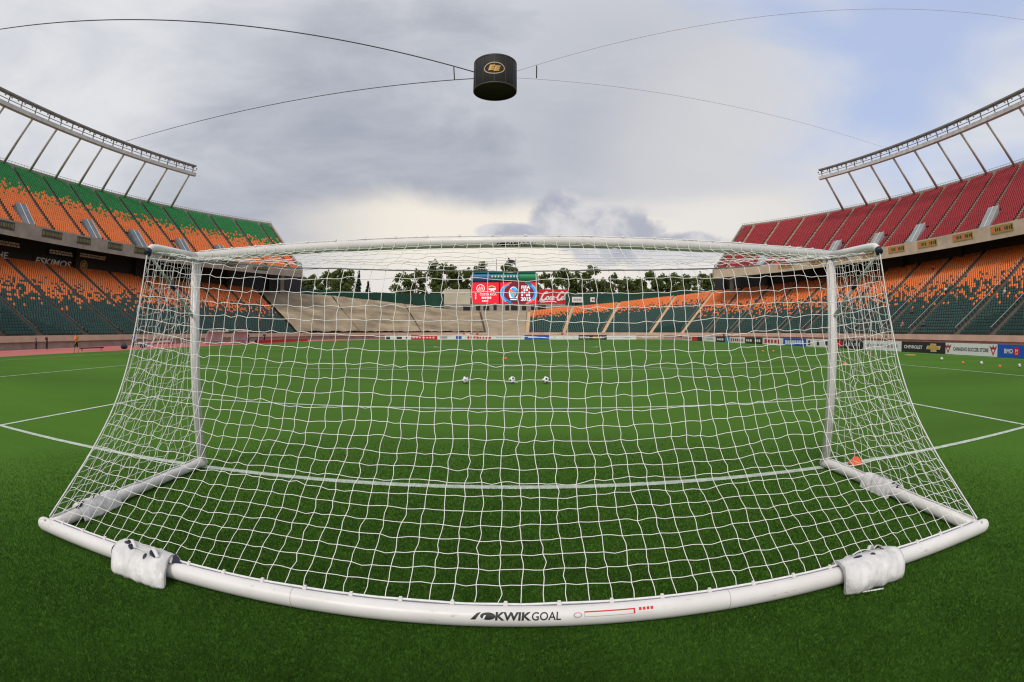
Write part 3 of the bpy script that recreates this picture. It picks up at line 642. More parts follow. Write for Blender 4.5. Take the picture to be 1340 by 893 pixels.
for (x, y, sc), lb in zip([(4.19, -.06, 1.0), (21.6, 35.6, 1.3), (22.6, 35.4, 1.3), (25.6, 15.0, 1.05), (24.8, 11.3, 1.05), (-.6, 26, 1.1), (17.2, 17.3, 1.1), (27.5, 27, 1.0)],
        ['orange marker cone on the goal line outside the right post', 'orange cone on far turf before the right boards, left of a close pair', 'orange cone on far turf before the right boards, right of a close pair', 'orange cone on the right turf between the two white balls', 'orange cone between the two white balls nearest the right edge', 'small orange cone on the turf midway between goals, seen under the scoreboard', 'orange cone seen through the net beside the right post', 'flat orange cone on the turf below the white board left of the dark one']):
    if c0 is None: c0 = bpy.data.objects.new('marker_cone', cme2); o = c0
    else: o = c0.copy()
    COL.objects.link(o); o.location = (x, y, .004); o.scale = (sc, sc, sc*.72); tag(o, lb, 'cone', 'orange marker cones')
mb = MB().lathe([(.55, .0), (.55, .02), (.3, .035), (.02, .04)], c=(30.2, 24.7, .004), n=24); tag(obj('training_disc', mb, 'g'), 'flat yellow training disc on the turf below the dark car maker board', 'disc')

# ------------------------------------------------------------------ stands
def rad(t): return np.array([math.cos(math.atan2(*(cur(t, UB)-np.array([0, YC]))[::-1])), math.sin(math.atan2(*(cur(t, UB)-np.array([0, YC]))[::-1]))])
def tang(t, c): d = cur(t+.3, c)-cur(t-.3, c); return d/np.linalg.norm(d)
def lower_parts(root, t0, t1, secs, stair='conc'):
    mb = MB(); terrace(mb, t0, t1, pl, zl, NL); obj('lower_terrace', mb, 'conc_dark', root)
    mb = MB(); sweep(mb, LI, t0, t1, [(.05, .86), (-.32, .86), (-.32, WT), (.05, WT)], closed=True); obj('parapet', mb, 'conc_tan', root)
    mb = MB(); sweep(mb, LI, t0, t1, [(.02, -.03), (.02, .9)]); obj('base_wall', mb, 'conc', root)
    for t in secs:                                       # aisle steps between the seating blocks
        mb = MB()
        for r in range(NL):
            for k in (0, 1):
                a, b = pl(t, r/NL), pl(t, (r+1)/NL); m = a+(b-a)*(.25+.5*k); w = tang(t, LI); z = float(zl(t, r))
                mb.box((m[0], m[1], z-.1+.0 if k == 0 else z+.1), (1.15, float(np.linalg.norm(b-a))*.5, .22), 0, ux=w)
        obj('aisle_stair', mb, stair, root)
        pts = [tuple(pl(t, u)+tang(t, LI)*.55)+(float(zl(t, u*NL-.5))+.95,) for u in np.linspace(.02, .97, 24)]
        obj('hand_rail', MB().tube(pts, .026, 5), 'vom_light' if stair == 'conc_mid' else ('conc_mid' if stair == 'conc_dark' else 'conc_tan'), root)
def upper_parts(root, t0, t1, secs, voms, signs, sgn, tcut):
    """sgn=+1 right, -1 left (angles mirrored)"""
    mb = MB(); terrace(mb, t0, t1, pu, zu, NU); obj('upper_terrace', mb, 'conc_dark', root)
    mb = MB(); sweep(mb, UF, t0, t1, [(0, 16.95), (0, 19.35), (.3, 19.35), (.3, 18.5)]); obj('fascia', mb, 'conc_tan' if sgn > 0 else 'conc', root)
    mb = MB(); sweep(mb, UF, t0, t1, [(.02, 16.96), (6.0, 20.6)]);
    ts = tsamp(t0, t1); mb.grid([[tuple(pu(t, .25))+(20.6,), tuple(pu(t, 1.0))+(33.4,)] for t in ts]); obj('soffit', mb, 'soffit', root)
    mb = MB(); sweep(mb, UB, t0, t1, [(0, 35.0), (0, 36.45), (.5, 36.45), (.5, 0)]); obj('rim_wall', mb, 'conc', root)
    mb = MB()
    for t in np.arange(min(t0, t1), max(t0, t1), .35):
        p = cur(t, UB, .25); mb.box((p[0], p[1], 36.7), (.07, .07, .5))
    sweep(mb, UB, t0, t1, [(.22, 36.9), (.28, 36.9), (.28, 36.96), (.22, 36.96)], closed=True); obj('railing', mb, 'conc', root)
    mb = MB(); sweep(mb, LO, t0, t1, [(.1, lambda t: float(z_rim(t))-.4), (.1, 23.5)]); obj('concourse_wall', mb, 'charcoal', root)
    for te in (t0, t1):                                   # closing walls at the two ends of the deck
        mb = MB(); f, b = cur(te, UF), cur(te, UB, .5); P = [(f, 16.95), (f, 19.35), (b, 36.2), (b, 33.4), (pu(te, .25), 20.6)]
        n = tang(te, UB)*(.5 if (te == max(t0, t1)) else -.5)
        mb.add([tuple(q)+(z,) for q, z in P]+[tuple(q+n)+(z,) for q, z in P], [(0, 1, 2, 3, 4), (9, 8, 7, 6, 5)]+[(i, (i+1) % 5, 5+(i+1) % 5, 5+i) for i in range(5)])
        obj('end_wall', mb, 'conc', root); mb = MB()
        m = pu(te, .55); obj('end_column', MB().box((m[0], m[1], 13), (1.2, 1.2, 26), 0, ux=rad(te)), 'conc', root)
    for t in secs:
        mb = MB()
        for r in range(NU):
            for k in (0, 1):
                a, b = pu(t, r/NU), pu(t, (r+1)/NU); m = a+(b-a)*(.25+.5*k); z = float(zu(t, r))
                mb.box((m[0], m[1], z-.15 if k == 0 else z+.12), (1.1, float(np.linalg.norm(b-a))*.5, .27), 0, ux=tang(t, UF))
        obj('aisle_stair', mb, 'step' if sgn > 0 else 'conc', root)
    for t in secs[::2]:
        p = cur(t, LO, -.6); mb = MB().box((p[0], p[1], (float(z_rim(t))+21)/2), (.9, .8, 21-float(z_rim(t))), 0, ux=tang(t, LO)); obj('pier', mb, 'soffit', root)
    for t in voms:                                        # stair hoods in the front rows
        w = tang(t, UF); o_ = rad(t); mb = MB()
        def vp(a, u, dz): q = pu(t, u)+w*a; return (q[0], q[1], 18.4+(35.1-18.4)*u+dz)
        V = [vp(-1.4, .02, .1), vp(1.4, .02, .1), vp(1.4, .22, .3), vp(-1.4, .22, .3), vp(-1.4, .02, .75), vp(1.4, .02, .75), vp(1.4, .22, 1.7), vp(-1.4, .22, 1.7)]
        mb.add(V, [(0, 1, 5, 4), (1, 2, 6, 5), (2, 3, 7, 6), (3, 0, 4, 7), (4, 5, 6, 7)])
        vo = obj('stair_hood', mb, 'vom' if sgn > 0 else 'vom_dark', root)
        mb = MB().add([vp(-.12, .02, .79), vp(.12, .02, .79), vp(.12, .22, 1.74), vp(-.12, .22, 1.74)], [(0, 1, 2, 3)])
        mb.add([vp(-1.42, .02, .77), vp(-1.42, .22, 1.72), vp(-1.42, .22, 1.95), vp(-1.42, .02, 1.0)], [(0, 1, 2, 3)]); obj('hand_rail', mb, 'vom_light', vo)
    for ta, tb in signs:                                  # little sponsor panels along the deck front
        tm = (ta+tb)/2; p = cur(tm, UF, -.06); w = -tang(tm, UF); L = float(np.linalg.norm(cur(ta, UF)-cur(tb, UF)))
        mb = MB().box((p[0], p[1], 18.45), (L, .08, 1.25), 0, ux=w); c = (p[0], p[1], 18.45)
        pr = MB()
        for i, (x, ww, h, mi) in enumerate([(-.43, .12, .7, 1), (-.27, .06, .55, 0), (-.18, .05, .5, 0), (-.09, .06, .55, 0), (.03, .10, .6, 1), (.14, .05, .5, 0), (.23, .07, .6, 0), (.34, .06, .5, 0), (.43, .07, .8, 0)]):
            poly2(pr, [(x*L-ww*L/2, -h/2), (x*L+ww*L/2, -h/2), (x*L+ww*L/2, h/2), (x*L-ww*L/2, h/2)], c, w, mi, .045)
        sg = obj('fascia_sign', mb, 'gold_dull' if sgn > 0 else 'olive_dark', root); obj('lettering', pr, ['k', 'cone'] if sgn > 0 else ['olive', 'olive'], sg)
R_UP = [-20, -15.5, -11.2, -7.0, -2.9, .5, 3.5, 6.8, 10.2, 13.6, 17, 20.8, 24.7, 29.1, 33.6, 38.3, 43.2]
R_LO = [-17, -13, -9, -5.2, -2.0, 1.5, 4.6, 8.2, 12.6, 17, 22, 27.5, 33, 39.3]
right = thing('grandstand', 'two-tier grandstand on the right with an all-red upper deck', 'grandstand', (85, 48, 0), 'seating stands round the pitch')
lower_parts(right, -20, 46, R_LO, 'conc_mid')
upper_parts(right, -20, 45.6, R_UP, [-8.5, .2, 9.2, 15.4, 22.5, 29.8, 36], [(12.4, 10.0), (8.1, 5.5), (3.5, 1.2), (-.4, -2.7), (-4.6, -6.8), (16.6, 14.6), (21, 19), (26, 23.5), (32, 29)], 1, 45.6)
def collect(secs, p, z, N, voms=()):
    A = np.concatenate([seat_spots(a, b, p, z, N) for a, b in zip(secs[:-1], secs[1:])])
    for v in voms:
        c = cur(v, UF); w = tang(v, UF); d = (A[:, 0]-c[0])*w[0]+(A[:, 1]-c[1])*w[1]; dist = np.hypot(A[:, 0]-c[0], A[:, 1]-c[1])
        A = A[~((np.abs(d) < 1.75) & (A[:, 6] < .24) & (dist < 14))]
    return A
A1 = collect(R_LO+[46], pl, zl, NL); m1 = blend(A1[:, 6], A1[:, 5], .20, .74, 11)
A2 = collect(R_UP+[45.4], pu, zu, NU, [-8.5, .2, 9.2, 15.4, 22.5, 29.8, 36]); m2 = np.full(len(A2), 3)
seat_parts(right, np.concatenate([A1, A2]), np.concatenate([m1, m2]), ['teal', 'orange', 'green', 'red'])
L_UP = [180+20, 195.6, 191, 187, 183.3, 179.2, 175.8, 172.3, 168.7, 165.1, 161.6, 158.1, 153.9, 149.8, 145.3, 140.5]
L_LO = [196, 192, 188.5, 185, 181, 178.5, 175.6, 172, 168, 163.5, 159, 154]
left = thing('grandstand', 'two-tier grandstand on the left with orange seats fading to green above', 'grandstand', (-85, 48, 0), 'seating stands round the pitch')
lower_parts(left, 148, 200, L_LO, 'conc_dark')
LV = [189, 181.4, 174, 167.4, 160, 153]
upper_parts(left, 138, 200, L_UP, LV, [(185.5, 183), (180.3, 178.4), (176.6, 174.9), (172.6, 170.6), (168.8, 166.6), (164.4, 162), (159.5, 157), (154, 151), (148, 145)], -1, 138)
A1 = collect(sorted(L_LO+[148, 200]), pl, zl, NL); m1 = blend(A1[:, 6], A1[:, 5], .22, .76, 12)
A2 = collect(sorted(L_UP+[138.3]), pu, zu, NU, LV); m2 = 1+blend(A2[:, 6], A2[:, 5], .36, .72, 13)
seat_parts(left, np.concatenate([A1, A2]), np.concatenate([m1, m2]), ['teal', 'orange', 'green', 'red'])
# banners on the concourse wall of the left stand
def wallp(t, z, d): p = cur(t, LO, d); return (p[0], p[1], z)
def banner(ta, tb, z0, z1, mt, items, nm='banner'):
    tm = (ta+tb)/2; p = cur(tm, LO, -.15); a, b = cur(ta, LO, -.15), cur(tb, LO, -.15); L = float(np.linalg.norm(a-b)); w = -tang(tm, LO)
    if p[0] > 0 and False: w = -w
    mb = MB().box((p[0], p[1], (z0+z1)/2), (L, .12, z1-z0), 0, ux=w); bn = obj(nm, mb, mt, left); c = (p[0], p[1], (z0+z1)/2); pr = MB(); items(pr, c, w, L, z1-z0); obj('lettering', pr, ['w', 'dg', 'g', 'navy'], bn)
def it_name(pr, c, w, L, H):
    flat_text(pr, 'ESKIMOS', (c[0], c[1], c[2]-.15), w, L*.92, H*.62, 0, .03, .25, .08)
    for i in range(8): x = -L*.30+i*L*.05; poly2(pr, [(x, H*.36), (x+L*.03, H*.36), (x+L*.03, H*.46), (x, H*.46)], c, w, 1, .08)
def it_out(pr, c, w, L, H): flat_text(pr, 'OUT THE', (c[0], c[1], c[2]), w, L*.92, H*.62, 0, .02, .1, .08)
def it_list(pr, c, w, L, H):
    for j in (-.18, .18):
        x = -L*.45
        while x < L*.43:
            ww = RNG.uniform(.3, .9); poly2(pr, [(x, H*j-.16), (x+ww, H*j-.16), (x+ww, H*j+.16), (x, H*j+.16)], c, w, 0, .08); x += ww+.14
def it_emb(pr, c, w, L, H):
    poly2(pr, ell(H*.48, H*.42, 0, 0, 24), c, w, 2, .08); poly2(pr, ell(H*.40, H*.34, 0, 0, 24), c, w, 1, .09); flat_text(pr, 'EE', c, w, H*.5, H*.36, 2, .05, .2, .10)
banner(179.5, 176.2, 14.1, 16.2, 'charcoal', it_name); banner(175.6, 174.3, 14.2, 16.5, 'charcoal', it_emb); banner(184, 180.6, 14.2, 16.0, 'charcoal', it_out)
banner(178.4, 176.2, 16.4, 17.6, 'navy', it_list); banner(175.8, 172.6, 16.7, 17.9, 'navy', it_list); banner(183.5, 180.0, 16.5, 17.7, 'charcoal', it_list)

endst = thing('end_stand', 'low curved end stand behind the far goal with green and orange seats', 'stand', (0, 160, 0), 'seating stands round the pitch')
E_LO = [46, 55, 68.8, 79.6, 88.2]
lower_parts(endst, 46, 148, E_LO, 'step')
A1 = collect(E_LO, pl, zl, NL); m1 = blend(A1[:, 6], A1[:, 5], .50, .86, 14); seat_parts(endst, A1, m1, ['teal', 'orange'])
mb = MB(); sweep(mb, LO, 46, 148, [(0, lambda t: float(z_rim(t))-.3), (0, lambda t: float(z_rim(t))+.5), (.5, lambda t: float(z_rim(t))+.5), (.5, 0)]); obj('rim_wall', mb, 'conc', endst)
mb = MB()
ts = tsamp(88.6, 95.8, .6)
for r in range(0, NL, 1):
    mb.grid([[tuple(pl(t, (r+.25)/NL))+(float(zl(t, r))+.42,), tuple(pl(t, (r+.7)/NL))+(float(zl(t, r))+.42,), tuple(pl(t, (r+.7)/NL))+(float(zl(t, r))+.02,)] for t in ts])
    mb.grid([[tuple(pl(t, (r+.25)/NL))+(float(zl(t, r))+.02,), tuple(pl(t, (r+.25)/NL))+(float(zl(t, r))+.42,)] for t in ts])
obj('bare_benches', mb, 'tarp_light', endst)
# tan covers over the seats
def tarpaulin(label, t0, t1, seed):
    rg = np.random.default_rng(seed); ts = tsamp(t0, t1, .35); us = np.array([q for r in range(NL-1) for q in ((r+.05)/NL, (r+.82)/NL)]); F = low(len(ts), len(us), .10, seed); ph = rg.random(4)*6
    G = []
    for i, t in enumerate(ts):
        row = []
        for j, u in enumerate(us):
            p = pl(t, u); z = float(zl(t, math.floor(u*NL)))*.7+.3*float(zl(t, u*NL-.5))+.62+F[i, j]*.8+.08*math.sin(t*9+u*5+ph[0])
            row.append((p[0], p[1], z))
        G.append(row)
    mb = MB().grid(G); top = len(mb.v)
    o = obj('tarpaulin', mb, 'tarp', None, True); sd = o.modifiers.new('thickness', 'SOLIDIFY'); sd.thickness = .06
    tag(o, label, 'tarpaulin', 'tan covers over the end seats')
tarpaulin('tan tarpaulin over far seats beside the left grandstand', 131.2, 147.8, 3); tarpaulin('tan tarpaulin over far seats under the left green screen', 113.4, 131, 4); tarpaulin('tan tarpaulin over far seats left of the scoreboard', 96.3, 113.2, 5)
def screen_fence(label, t0, t1):
    r_ = thing('screen_fence', label, 'fence', tuple(cur((t0+t1)/2, LO, .8))+(0,), 'dark green screens on the rim')
    mb = MB(); sweep(mb, LO, t0, t1, [(.7, lambda t: float(z_rim(t))-.5), (.7, 15.45), (.8, 15.45), (.8, lambda t: float(z_rim(t))-.5)]); obj('screen', mb, 'fence', r_)
    for t in np.arange(t0, t1, 1.6):
        p = cur(t, LO, 1.0); z0 = float(z_rim(t))-.5; obj('post', MB().box((p[0], p[1], (z0+15.7)/2), (.14, .14, 15.7-z0), 0, ux=tang(t, LO)), 'steel_dark', r_)
screen_fence('dark green screen along the rim right of the scoreboard', 44, 81.2); screen_fence('dark green screen along the rim left of the scoreboard', 103.8, 147)

# floodlight gantries
def gantry(label, cols, t0, t1, mirror):
    q = (lambda t: 180-t) if mirror else (lambda t: t)
    r_ = thing('floodlight_gantry', label, 'floodlights', tuple(cur(q(8), UB, -10))+(0,), 'floodlight gantries above the stands')
    for t in cols:
        a, b = cur(q(t), UB, .2), cur(q(t), UB, -9.5); mb = MB().tube([tuple(a)+(36.0,), tuple(b)+(43.0,)], [.40, .32], 8); obj('column', mb, 'steel', r_, True)
    mb = MB(); sweep(mb, UB, q(t0), q(t1), [(-9.3, 42.9), (-10.3, 42.9), (-10.3, 43.7), (-9.3, 43.7)], closed=True); obj('lower_beam', mb, 'steel', r_)
    mb = MB(); sweep(mb, UB, q(t0), q(t1-.25 if not mirror else t1-.25), [(-9.6, 45.3), (-10.7, 45.3), (-10.7, 45.62), (-9.6, 45.62)], closed=True); obj('upper_beam', mb, 'steel_mid', r_)
    mb = MB()
    for t in np.arange(t0, t1+.01, 1.5):
        p = cur(q(t), UB, -10.0); mb.box((p[0], p[1], 44.4), (.22, .22, 1.6), 0, ux=tang(q(t), UB))
    sweep(mb, UB, q(t0), q(t1), [(-10.0, 44.3), (-10.1, 44.3), (-10.1, 44.42), (-10.0, 44.42)], closed=True); obj('lattice', mb, 'steel_mid', r_)
    for k, t in enumerate(np.linspace(t0+.2, t1-.2, 46)):
        p = cur(q(t), UB, -10.55); n = rad(q(t)); mb = MB(); w = tang(q(t), UB)
        a = np.array([p[0], p[1], 44.75]); D = np.array([-n[0]*.8, -n[1]*.8, -.35]); W = np.array([w[0], w[1], 0])*.20; Uv = np.cross(D/np.linalg.norm(D), W/.20)*.20
        back = [a-W*.6-Uv*.6, a+W*.6-Uv*.6, a+W*.6+Uv*.6, a-W*.6+Uv*.6]; fr = [a+D*.45-W-Uv, a+D*.45+W-Uv, a+D*.45+W+Uv, a+D*.45-W+Uv]
        mb.add(back+fr, [(0, 1, 2, 3), (0, 1, 5, 4), (1, 2, 6, 5), (2, 3, 7, 6), (3, 0, 4, 7)], 0); mb.add(fr, [(0, 1, 2, 3)], 1)
        obj('floodlight', mb, ['steel', 'lamp'], r_)
gantry('floodlight gantry on slanting columns above the right red deck', [-10, -6.2, -2.4, 1.2, 4.5, 7.8, 11.3, 14.7, 18.5, 22.4, 26.5], -12, 27.6, False)
gantry('floodlight gantry on slanting columns above the left green deck', [-10, -6.8, -3.2, 0, 2.8, 6.0, 9.2, 12.5, 16.0, 19.7, 23.6], -12, 24.6, True)

# ------------------------------------------------------------------ scoreboard and signs at the far end
SY = 184.
sb = thing('scoreboard', 'red video scoreboard with curved blue to green header behind the far stand', 'scoreboard', (-4.2, SY, 0))
x0, x1 = -16.3, 7.9; xm = -6.3
ux = (1, 0)
mb = MB().box(((x0+x1)/2, SY+.6, 16.2), (x1-x0+.6, 1.0, 8.4)); obj('cabinet', mb, 'k', sb)
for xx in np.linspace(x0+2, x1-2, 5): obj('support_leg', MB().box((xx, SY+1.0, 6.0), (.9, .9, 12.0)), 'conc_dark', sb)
def roundhead(xa, xb, mi):
    m = MB(); P = [(SY+.6+math.cos(a)*1.5*-1, 22.0+math.sin(a)*1.65) for a in np.linspace(-1.45, 1.57, 12)]
    m.grid([[(x, y, z) for y, z in P] for x in np.linspace(xa, xb, 3)], mi, flip=False); return m
cuts = [(x0-.2, -9.0, 'hd_blue'), (-9.0, 1.5, 'hd_teal'), (1.5, x1+.2, 'hd_green')]
hb = MB().box(((x0+x1)/2, SY+.9, 21.9), (x1-x0+.2, 1.2, 3.1)); head = obj('header', hb, 'hd_teal', sb)
for a, b, m in cuts: obj('header_panel', roundhead(a, b, 0), m, head, True)
mb = MB().box(((x0+x1)/2, SY+.5, 23.85), (x1-x0-1.2, 2.0, .3)); obj('header_cap', mb, 'hd_teal', head)
t = MB()
for i in range(9): poly2(t, [(-9+i*1.15, -.33), (-8.45+i*1.15, -.33), (-8.45+i*1.15, .33), (-9+i*1.15, .33)], (0, SY-.95, 22.3), ux, 0, .06)
obj('lettering', t, 'w', head)
def screen(xa, xb, items, mats, nm):
    c = ((xa+xb)/2, SY, 16.2); w, h = xb-xa, 7.9; m = MB(); poly2(m, [(-w/2, -h/2), (w/2, -h/2), (w/2, h/2), (-w/2, h/2)], c, ux, 0, .02); items(m, c, w, h); obj(nm, m, mats, sb)
def s_left(m, c, w, h):
    C = (c[0]-w*.18, c[1], c[2]+h*.22); poly2(m, ell(1.55, 1.55, 0, 0, 24), C, ux, 1, .05); poly2(m, ell(1.3, 1.3, 0, 0, 24), C, ux, 0, .07)
    ribbon(m, [(-.7, -.6), (-.3, .8), (.1, -.5), (.5, .8), (.8, -.2)], .35, C, ux, 1, .09); ribbon(m, ell(.9, .9, 0, 0, 12, 3.3, 6.2), .25, C, ux, 2, .09)
    D = (c[0]+w*.25, c[1], c[2]+h*.17); ribbon(m, [(-1.4, .9), (-.2, 1.4), (1.3, .8)], .35, D, ux, 2, .05); ribbon(m, [(-1.3, .1), (1.4, .2)], .55, D, ux, 1, .05); ribbon(m, [(-.6, -.7), (.1, -.1), (.8, -.75)], .4, D, ux, 1, .05)
    flat_text(m, '2', (c[0]-w*.36, c[1], c[2]-h*.05), ux, .62, 1.0, 1, .03, 0, .05); flat_text(m, 'COSTA RICA', (c[0]+w*.10, c[1], c[2]-h*.06), ux, w*.62, .85, 1, .02, 0, .05)
    flat_text(m, '1', (c[0]-w*.36, c[1], c[2]-h*.22), ux, .35, 1.0, 1, .03, 0, .05)
    for i in range(6): poly2(m, [(-.4+i*.62, -.36), (.02+i*.62, -.36), (.02+i*.62, .36), (-.4+i*.62, .36)], (c[0]-w*.10, c[1], c[2]-h*.22), ux, 1, .05)
    for i in range(4): poly2(m, [(i*.6, -.25), (.42+i*.6, -.25), (.42+i*.6, .25), (i*.6, .25)], (c[0]-w*.12, c[1], c[2]-h*.37), ux, 1, .05)
def s_right(m, c, w, h):
    poly2(m, ell(w*.46, h*.56, 0, 0, 32), c, ux, 3, .03)
    for a0, a1, rr_, ww, mi in [(2.2, 4.2, .445, .9, 4), (2.5, 3.9, .485, .5, 5), (-1.0, 1.0, .445, .9, 4), (-.7, .8, .485, .5, 5), (2.0, 2.5, .47, .5, 7), (-1.15, -.6, .47, .6, 8), (3.9, 4.35, .46, .5, 6), (.75, 1.2, .47, .8, 6)]:
        ribbon(m, [(math.cos(a)*w*rr_, math.sin(a)*h*(rr_+.08)) for a in np.linspace(a0, a1, 16)], ww, c, ux, mi, .05+mi*.002)
    C = (c[0]-w*.14, c[1], c[2]-h*.02)
    poly2(m, ell(1.75, 2.55, 0, .0, 24), C, ux, 1, .07); poly2(m, ell(1.45, 2.0, .15, .3, 24), C, ux, 5, .08)
    ribbon(m, [(-1.4, 1.3), (-.5, .9), (.3, -.1), (.6, -1.2)], .8, C, ux, 7, .10); ribbon(m, [(-.5, 2.0), (.1, 1.0), (1.0, .5)], .6, C, ux, 4, .11); ribbon(m, [(.4, -1.6), (1.25, -.4), (1.3, 1.2)], .4, C, ux, 2, .12)
    poly2(m, [(-1.6, -2.9), (1.6, -2.9), (1.4, -1.8), (-1.4, -1.8)], C, ux, 2, .10); ribbon(m, [(-1.2, -2.3), (1.2, -2.3)], .35, C, ux, 1, .12)
    D = (c[0]+w*.19, c[1], c[2])
    flat_text(m, 'FIFA', (D[0], D[1], D[2]+h*.27), ux, w*.24, 1.25, 1, .05, 0, .07)
    for j in range(3):
        for i in range(4): poly2(m, [(-1.7+i*.88, -.36), (-1.05+i*.88, -.36), (-1.05+i*.88, .36), (-1.7+i*.88, .36)], (D[0], D[1], D[2]+1.1-j*.95), ux, 1 if (i+j) % 3 else 9, .07)
    flat_text(m, '2015', (D[0], D[1], D[2]-h*.28), ux, w*.27, 1.5, 1, .05, 0, .07)
LM = ['led_red', 'led_white', 'led_navy', 'led_dkred', 'led_blue', 'led_cyan', 'led_teal', 'led_orange', 'led_orange', 'led_red']
screen(x0, xm, s_left, ['led_red', 'led_white', 'led_yellow'], 'left_screen'); screen(xm+.5, x1, s_right, LM, 'right_screen')
# concrete building under the scoreboard with dark openings
cb_ = thing('control_building', 'low concrete building with dark openings under the scoreboard', 'building', (-6, 182, 0))
mb = MB().box((-3.5, 183.2, 6.0), (48, 3.5, 12.0)); obj('wall', mb, 'conc', cb_)
for xx, ww in [(-18, 2.6), (-13.8, 1.6), (-10.8, 2.2), (-7.6, 1.2), (-3.2, 1.4), (-.6, 2.4), (3.0, 1.6), (6.4, 1.8), (9.4, 3.0)]:
    mb = MB().box((xx, 181.5, 10.6), (ww, .2, 1.9)); obj('opening', mb, 'black', cb_)
mb = MB().box((-8, 181.2, 9.05), (39, .5, .25)); obj('ledge', mb, 'tarp_light', cb_)
def sign(nm, label, xa, xb, za, zb, mat_, items, mats, y=SY, legs=True):
    c = ((xa+xb)/2, y, (za+zb)/2); r_ = thing(nm, label, 'sign', (c[0], y, 0)); m = MB().box((c[0], y+.2, c[2]), (xb-xa, .36, zb-za)); p = obj('panel', m, mat_, r_)
    pr = MB(); items(pr, c, xb-xa, zb-za)
    if pr.v: obj('lettering', pr, mats, p)
    if legs:
        for xx in (xa+.8, xb-.8): obj('post', MB().box((xx, y+.6, za/2+.2), (.4, .4, za+.4)), 'steel_dark', r_)
    return r_
def script_cola(m, c, w, h):
    k = w/12.6; sh = .32
    def st(pts, ww=.52):
        P = [((x+y*sh)*k, y*k) for x, y in pts]; ribbon(m, catmull(np.array([(p[0], p[1], 0) for p in P]), 3)[:, :2], ww*k, c, ux, 0, .03+RNG.random()*.01)
    # strokes: two flourished capitals, round small letters, a hyphen
    st([(-2.9, 1.7), (-3.4, 2.1), (-4.4, 1.6), (-5.0, 0), (-4.5, -1.4), (-3.5, -1.3), (-2.8, -.5)], .75)
    st([(-5.0, -.4), (-5.4, -1.4), (-4.6, -2.2), (-2.5, -2.1), (.5, -1.9), (2.2, -2.3)], .42)
    st([(x-2.3, y-.55) for x, y in ell(.55, .75, 0, 0, 12)]+[(-1.75, -.5)]); st([(-.55, 0), (-.95, .2), (-1.35, -.5), (-.95, -1.2), (-.4, -.9)])
    st([(.45, .05), (-.0, .2), (-.35, -.5), (0, -1.2), (.5, -.6)]); st([(.55, .2), (.5, -1.0), (.95, -1.1)]); st([(1.1, -.2), (1.75, -.1)], .5)
    st([(4.2, 1.5), (3.7, 2.2), (2.7, 1.7), (2.1, .1), (2.5, -1.3), (3.4, -1.2), (4.0, -.5)], .75); st([(2.9, 2.1), (4.4, 1.7), (5.6, 2.2), (6.2, 1.9)], .4)
    st([(x+4.35, y-.55) for x, y in ell(.45, .7, 0, 0, 12)]+[(4.8, -.5)]); st([(4.95, -.6), (5.5, 1.2), (5.2, 1.7), (4.95, .6), (5.1, -1.1)], .42)
    st([(5.95, .05), (5.6, .15), (5.35, -.5), (5.65, -1.15), (6.0, -.6)], .42); st([(6.1, .15), (6.0, -1.0), (6.4, -1.1)], .42)
sign('cola_sign', 'red soft drink sign with white script lettering beside the scoreboard', 8.5, 19.0, 11.9, 17.6, 'r', script_cola, ['w'])
def faint(m, c, w, h):
    for j, n in ((.18, 9), (.0, 7), (-.18, 8)): 
        for i in range(n): poly2(m, [(-w*.36+i*w*.075, h*j-.12), (-w*.315+i*w*.075, h*j-.12), (-w*.315+i*w*.075, h*j+.12), (-w*.36+i*w*.075, h*j+.12)], c, ux, 0, .03)
    ribbon(m, ell(w*.3, h*.2, 0, h*.15, 14, .4, 2.7), .14, c, ux, 0, .03)
sign('notice_board', 'plain beige board with faint lettering left of the scoreboard', -26.8, -16.9, 12.0, 17.7, 'beige', faint, ['tarp_light'])
def bars(m, c, w, h):
    for i in range(5): poly2(m, [(-w*.36+i*w*.15, -h*.2), (-w*.26+i*w*.15, -h*.2), (-w*.26+i*w*.15, h*.2), (-w*.36+i*w*.15, h*.2)], c, ux, 0, .03)
sign('small_sign', 'small white sign on a dark panel just right of the red script sign', 20.2, 24.2, 12.4, 14.4, 'w', bars, ['gy'], y=177.9, legs=True); sign('small_sign', 'second small white sign, farther right along the green screen', 26.7, 30.6, 12.5, 14.2, 'w', bars, ['k'], y=176.7, legs=True)
for i, (x, zt_, lb) in enumerate([(-7.3, 29.2, 'bare flagpole on the scoreboard, leftmost of three'), (-2.9, 30.0, 'flagpole with a dark flag, between two bare poles on the scoreboard'), (-.1, 29.3, 'bare flagpole on the scoreboard, rightmost of three')]):
    r_ = thing('flagpole', lb, 'flagpole', (x, SY+1.2, 23.3), 'flagpoles on the scoreboard'); obj('pole', MB().tube([(x, SY+1.2, 22.5), (x, SY+1.2, zt_)], .11, 6), 'steel_dark', r_)
    if i == 1:
        m = MB().grid([[(x+.1+.5*k, SY+1.2+.15*math.sin(k*1.3), zt_-.2-.35*k-.5*j-.25*math.sin(k)) for j in range(4)] for k in range(6)]); obj('flag', m, 'navy', r_, True)

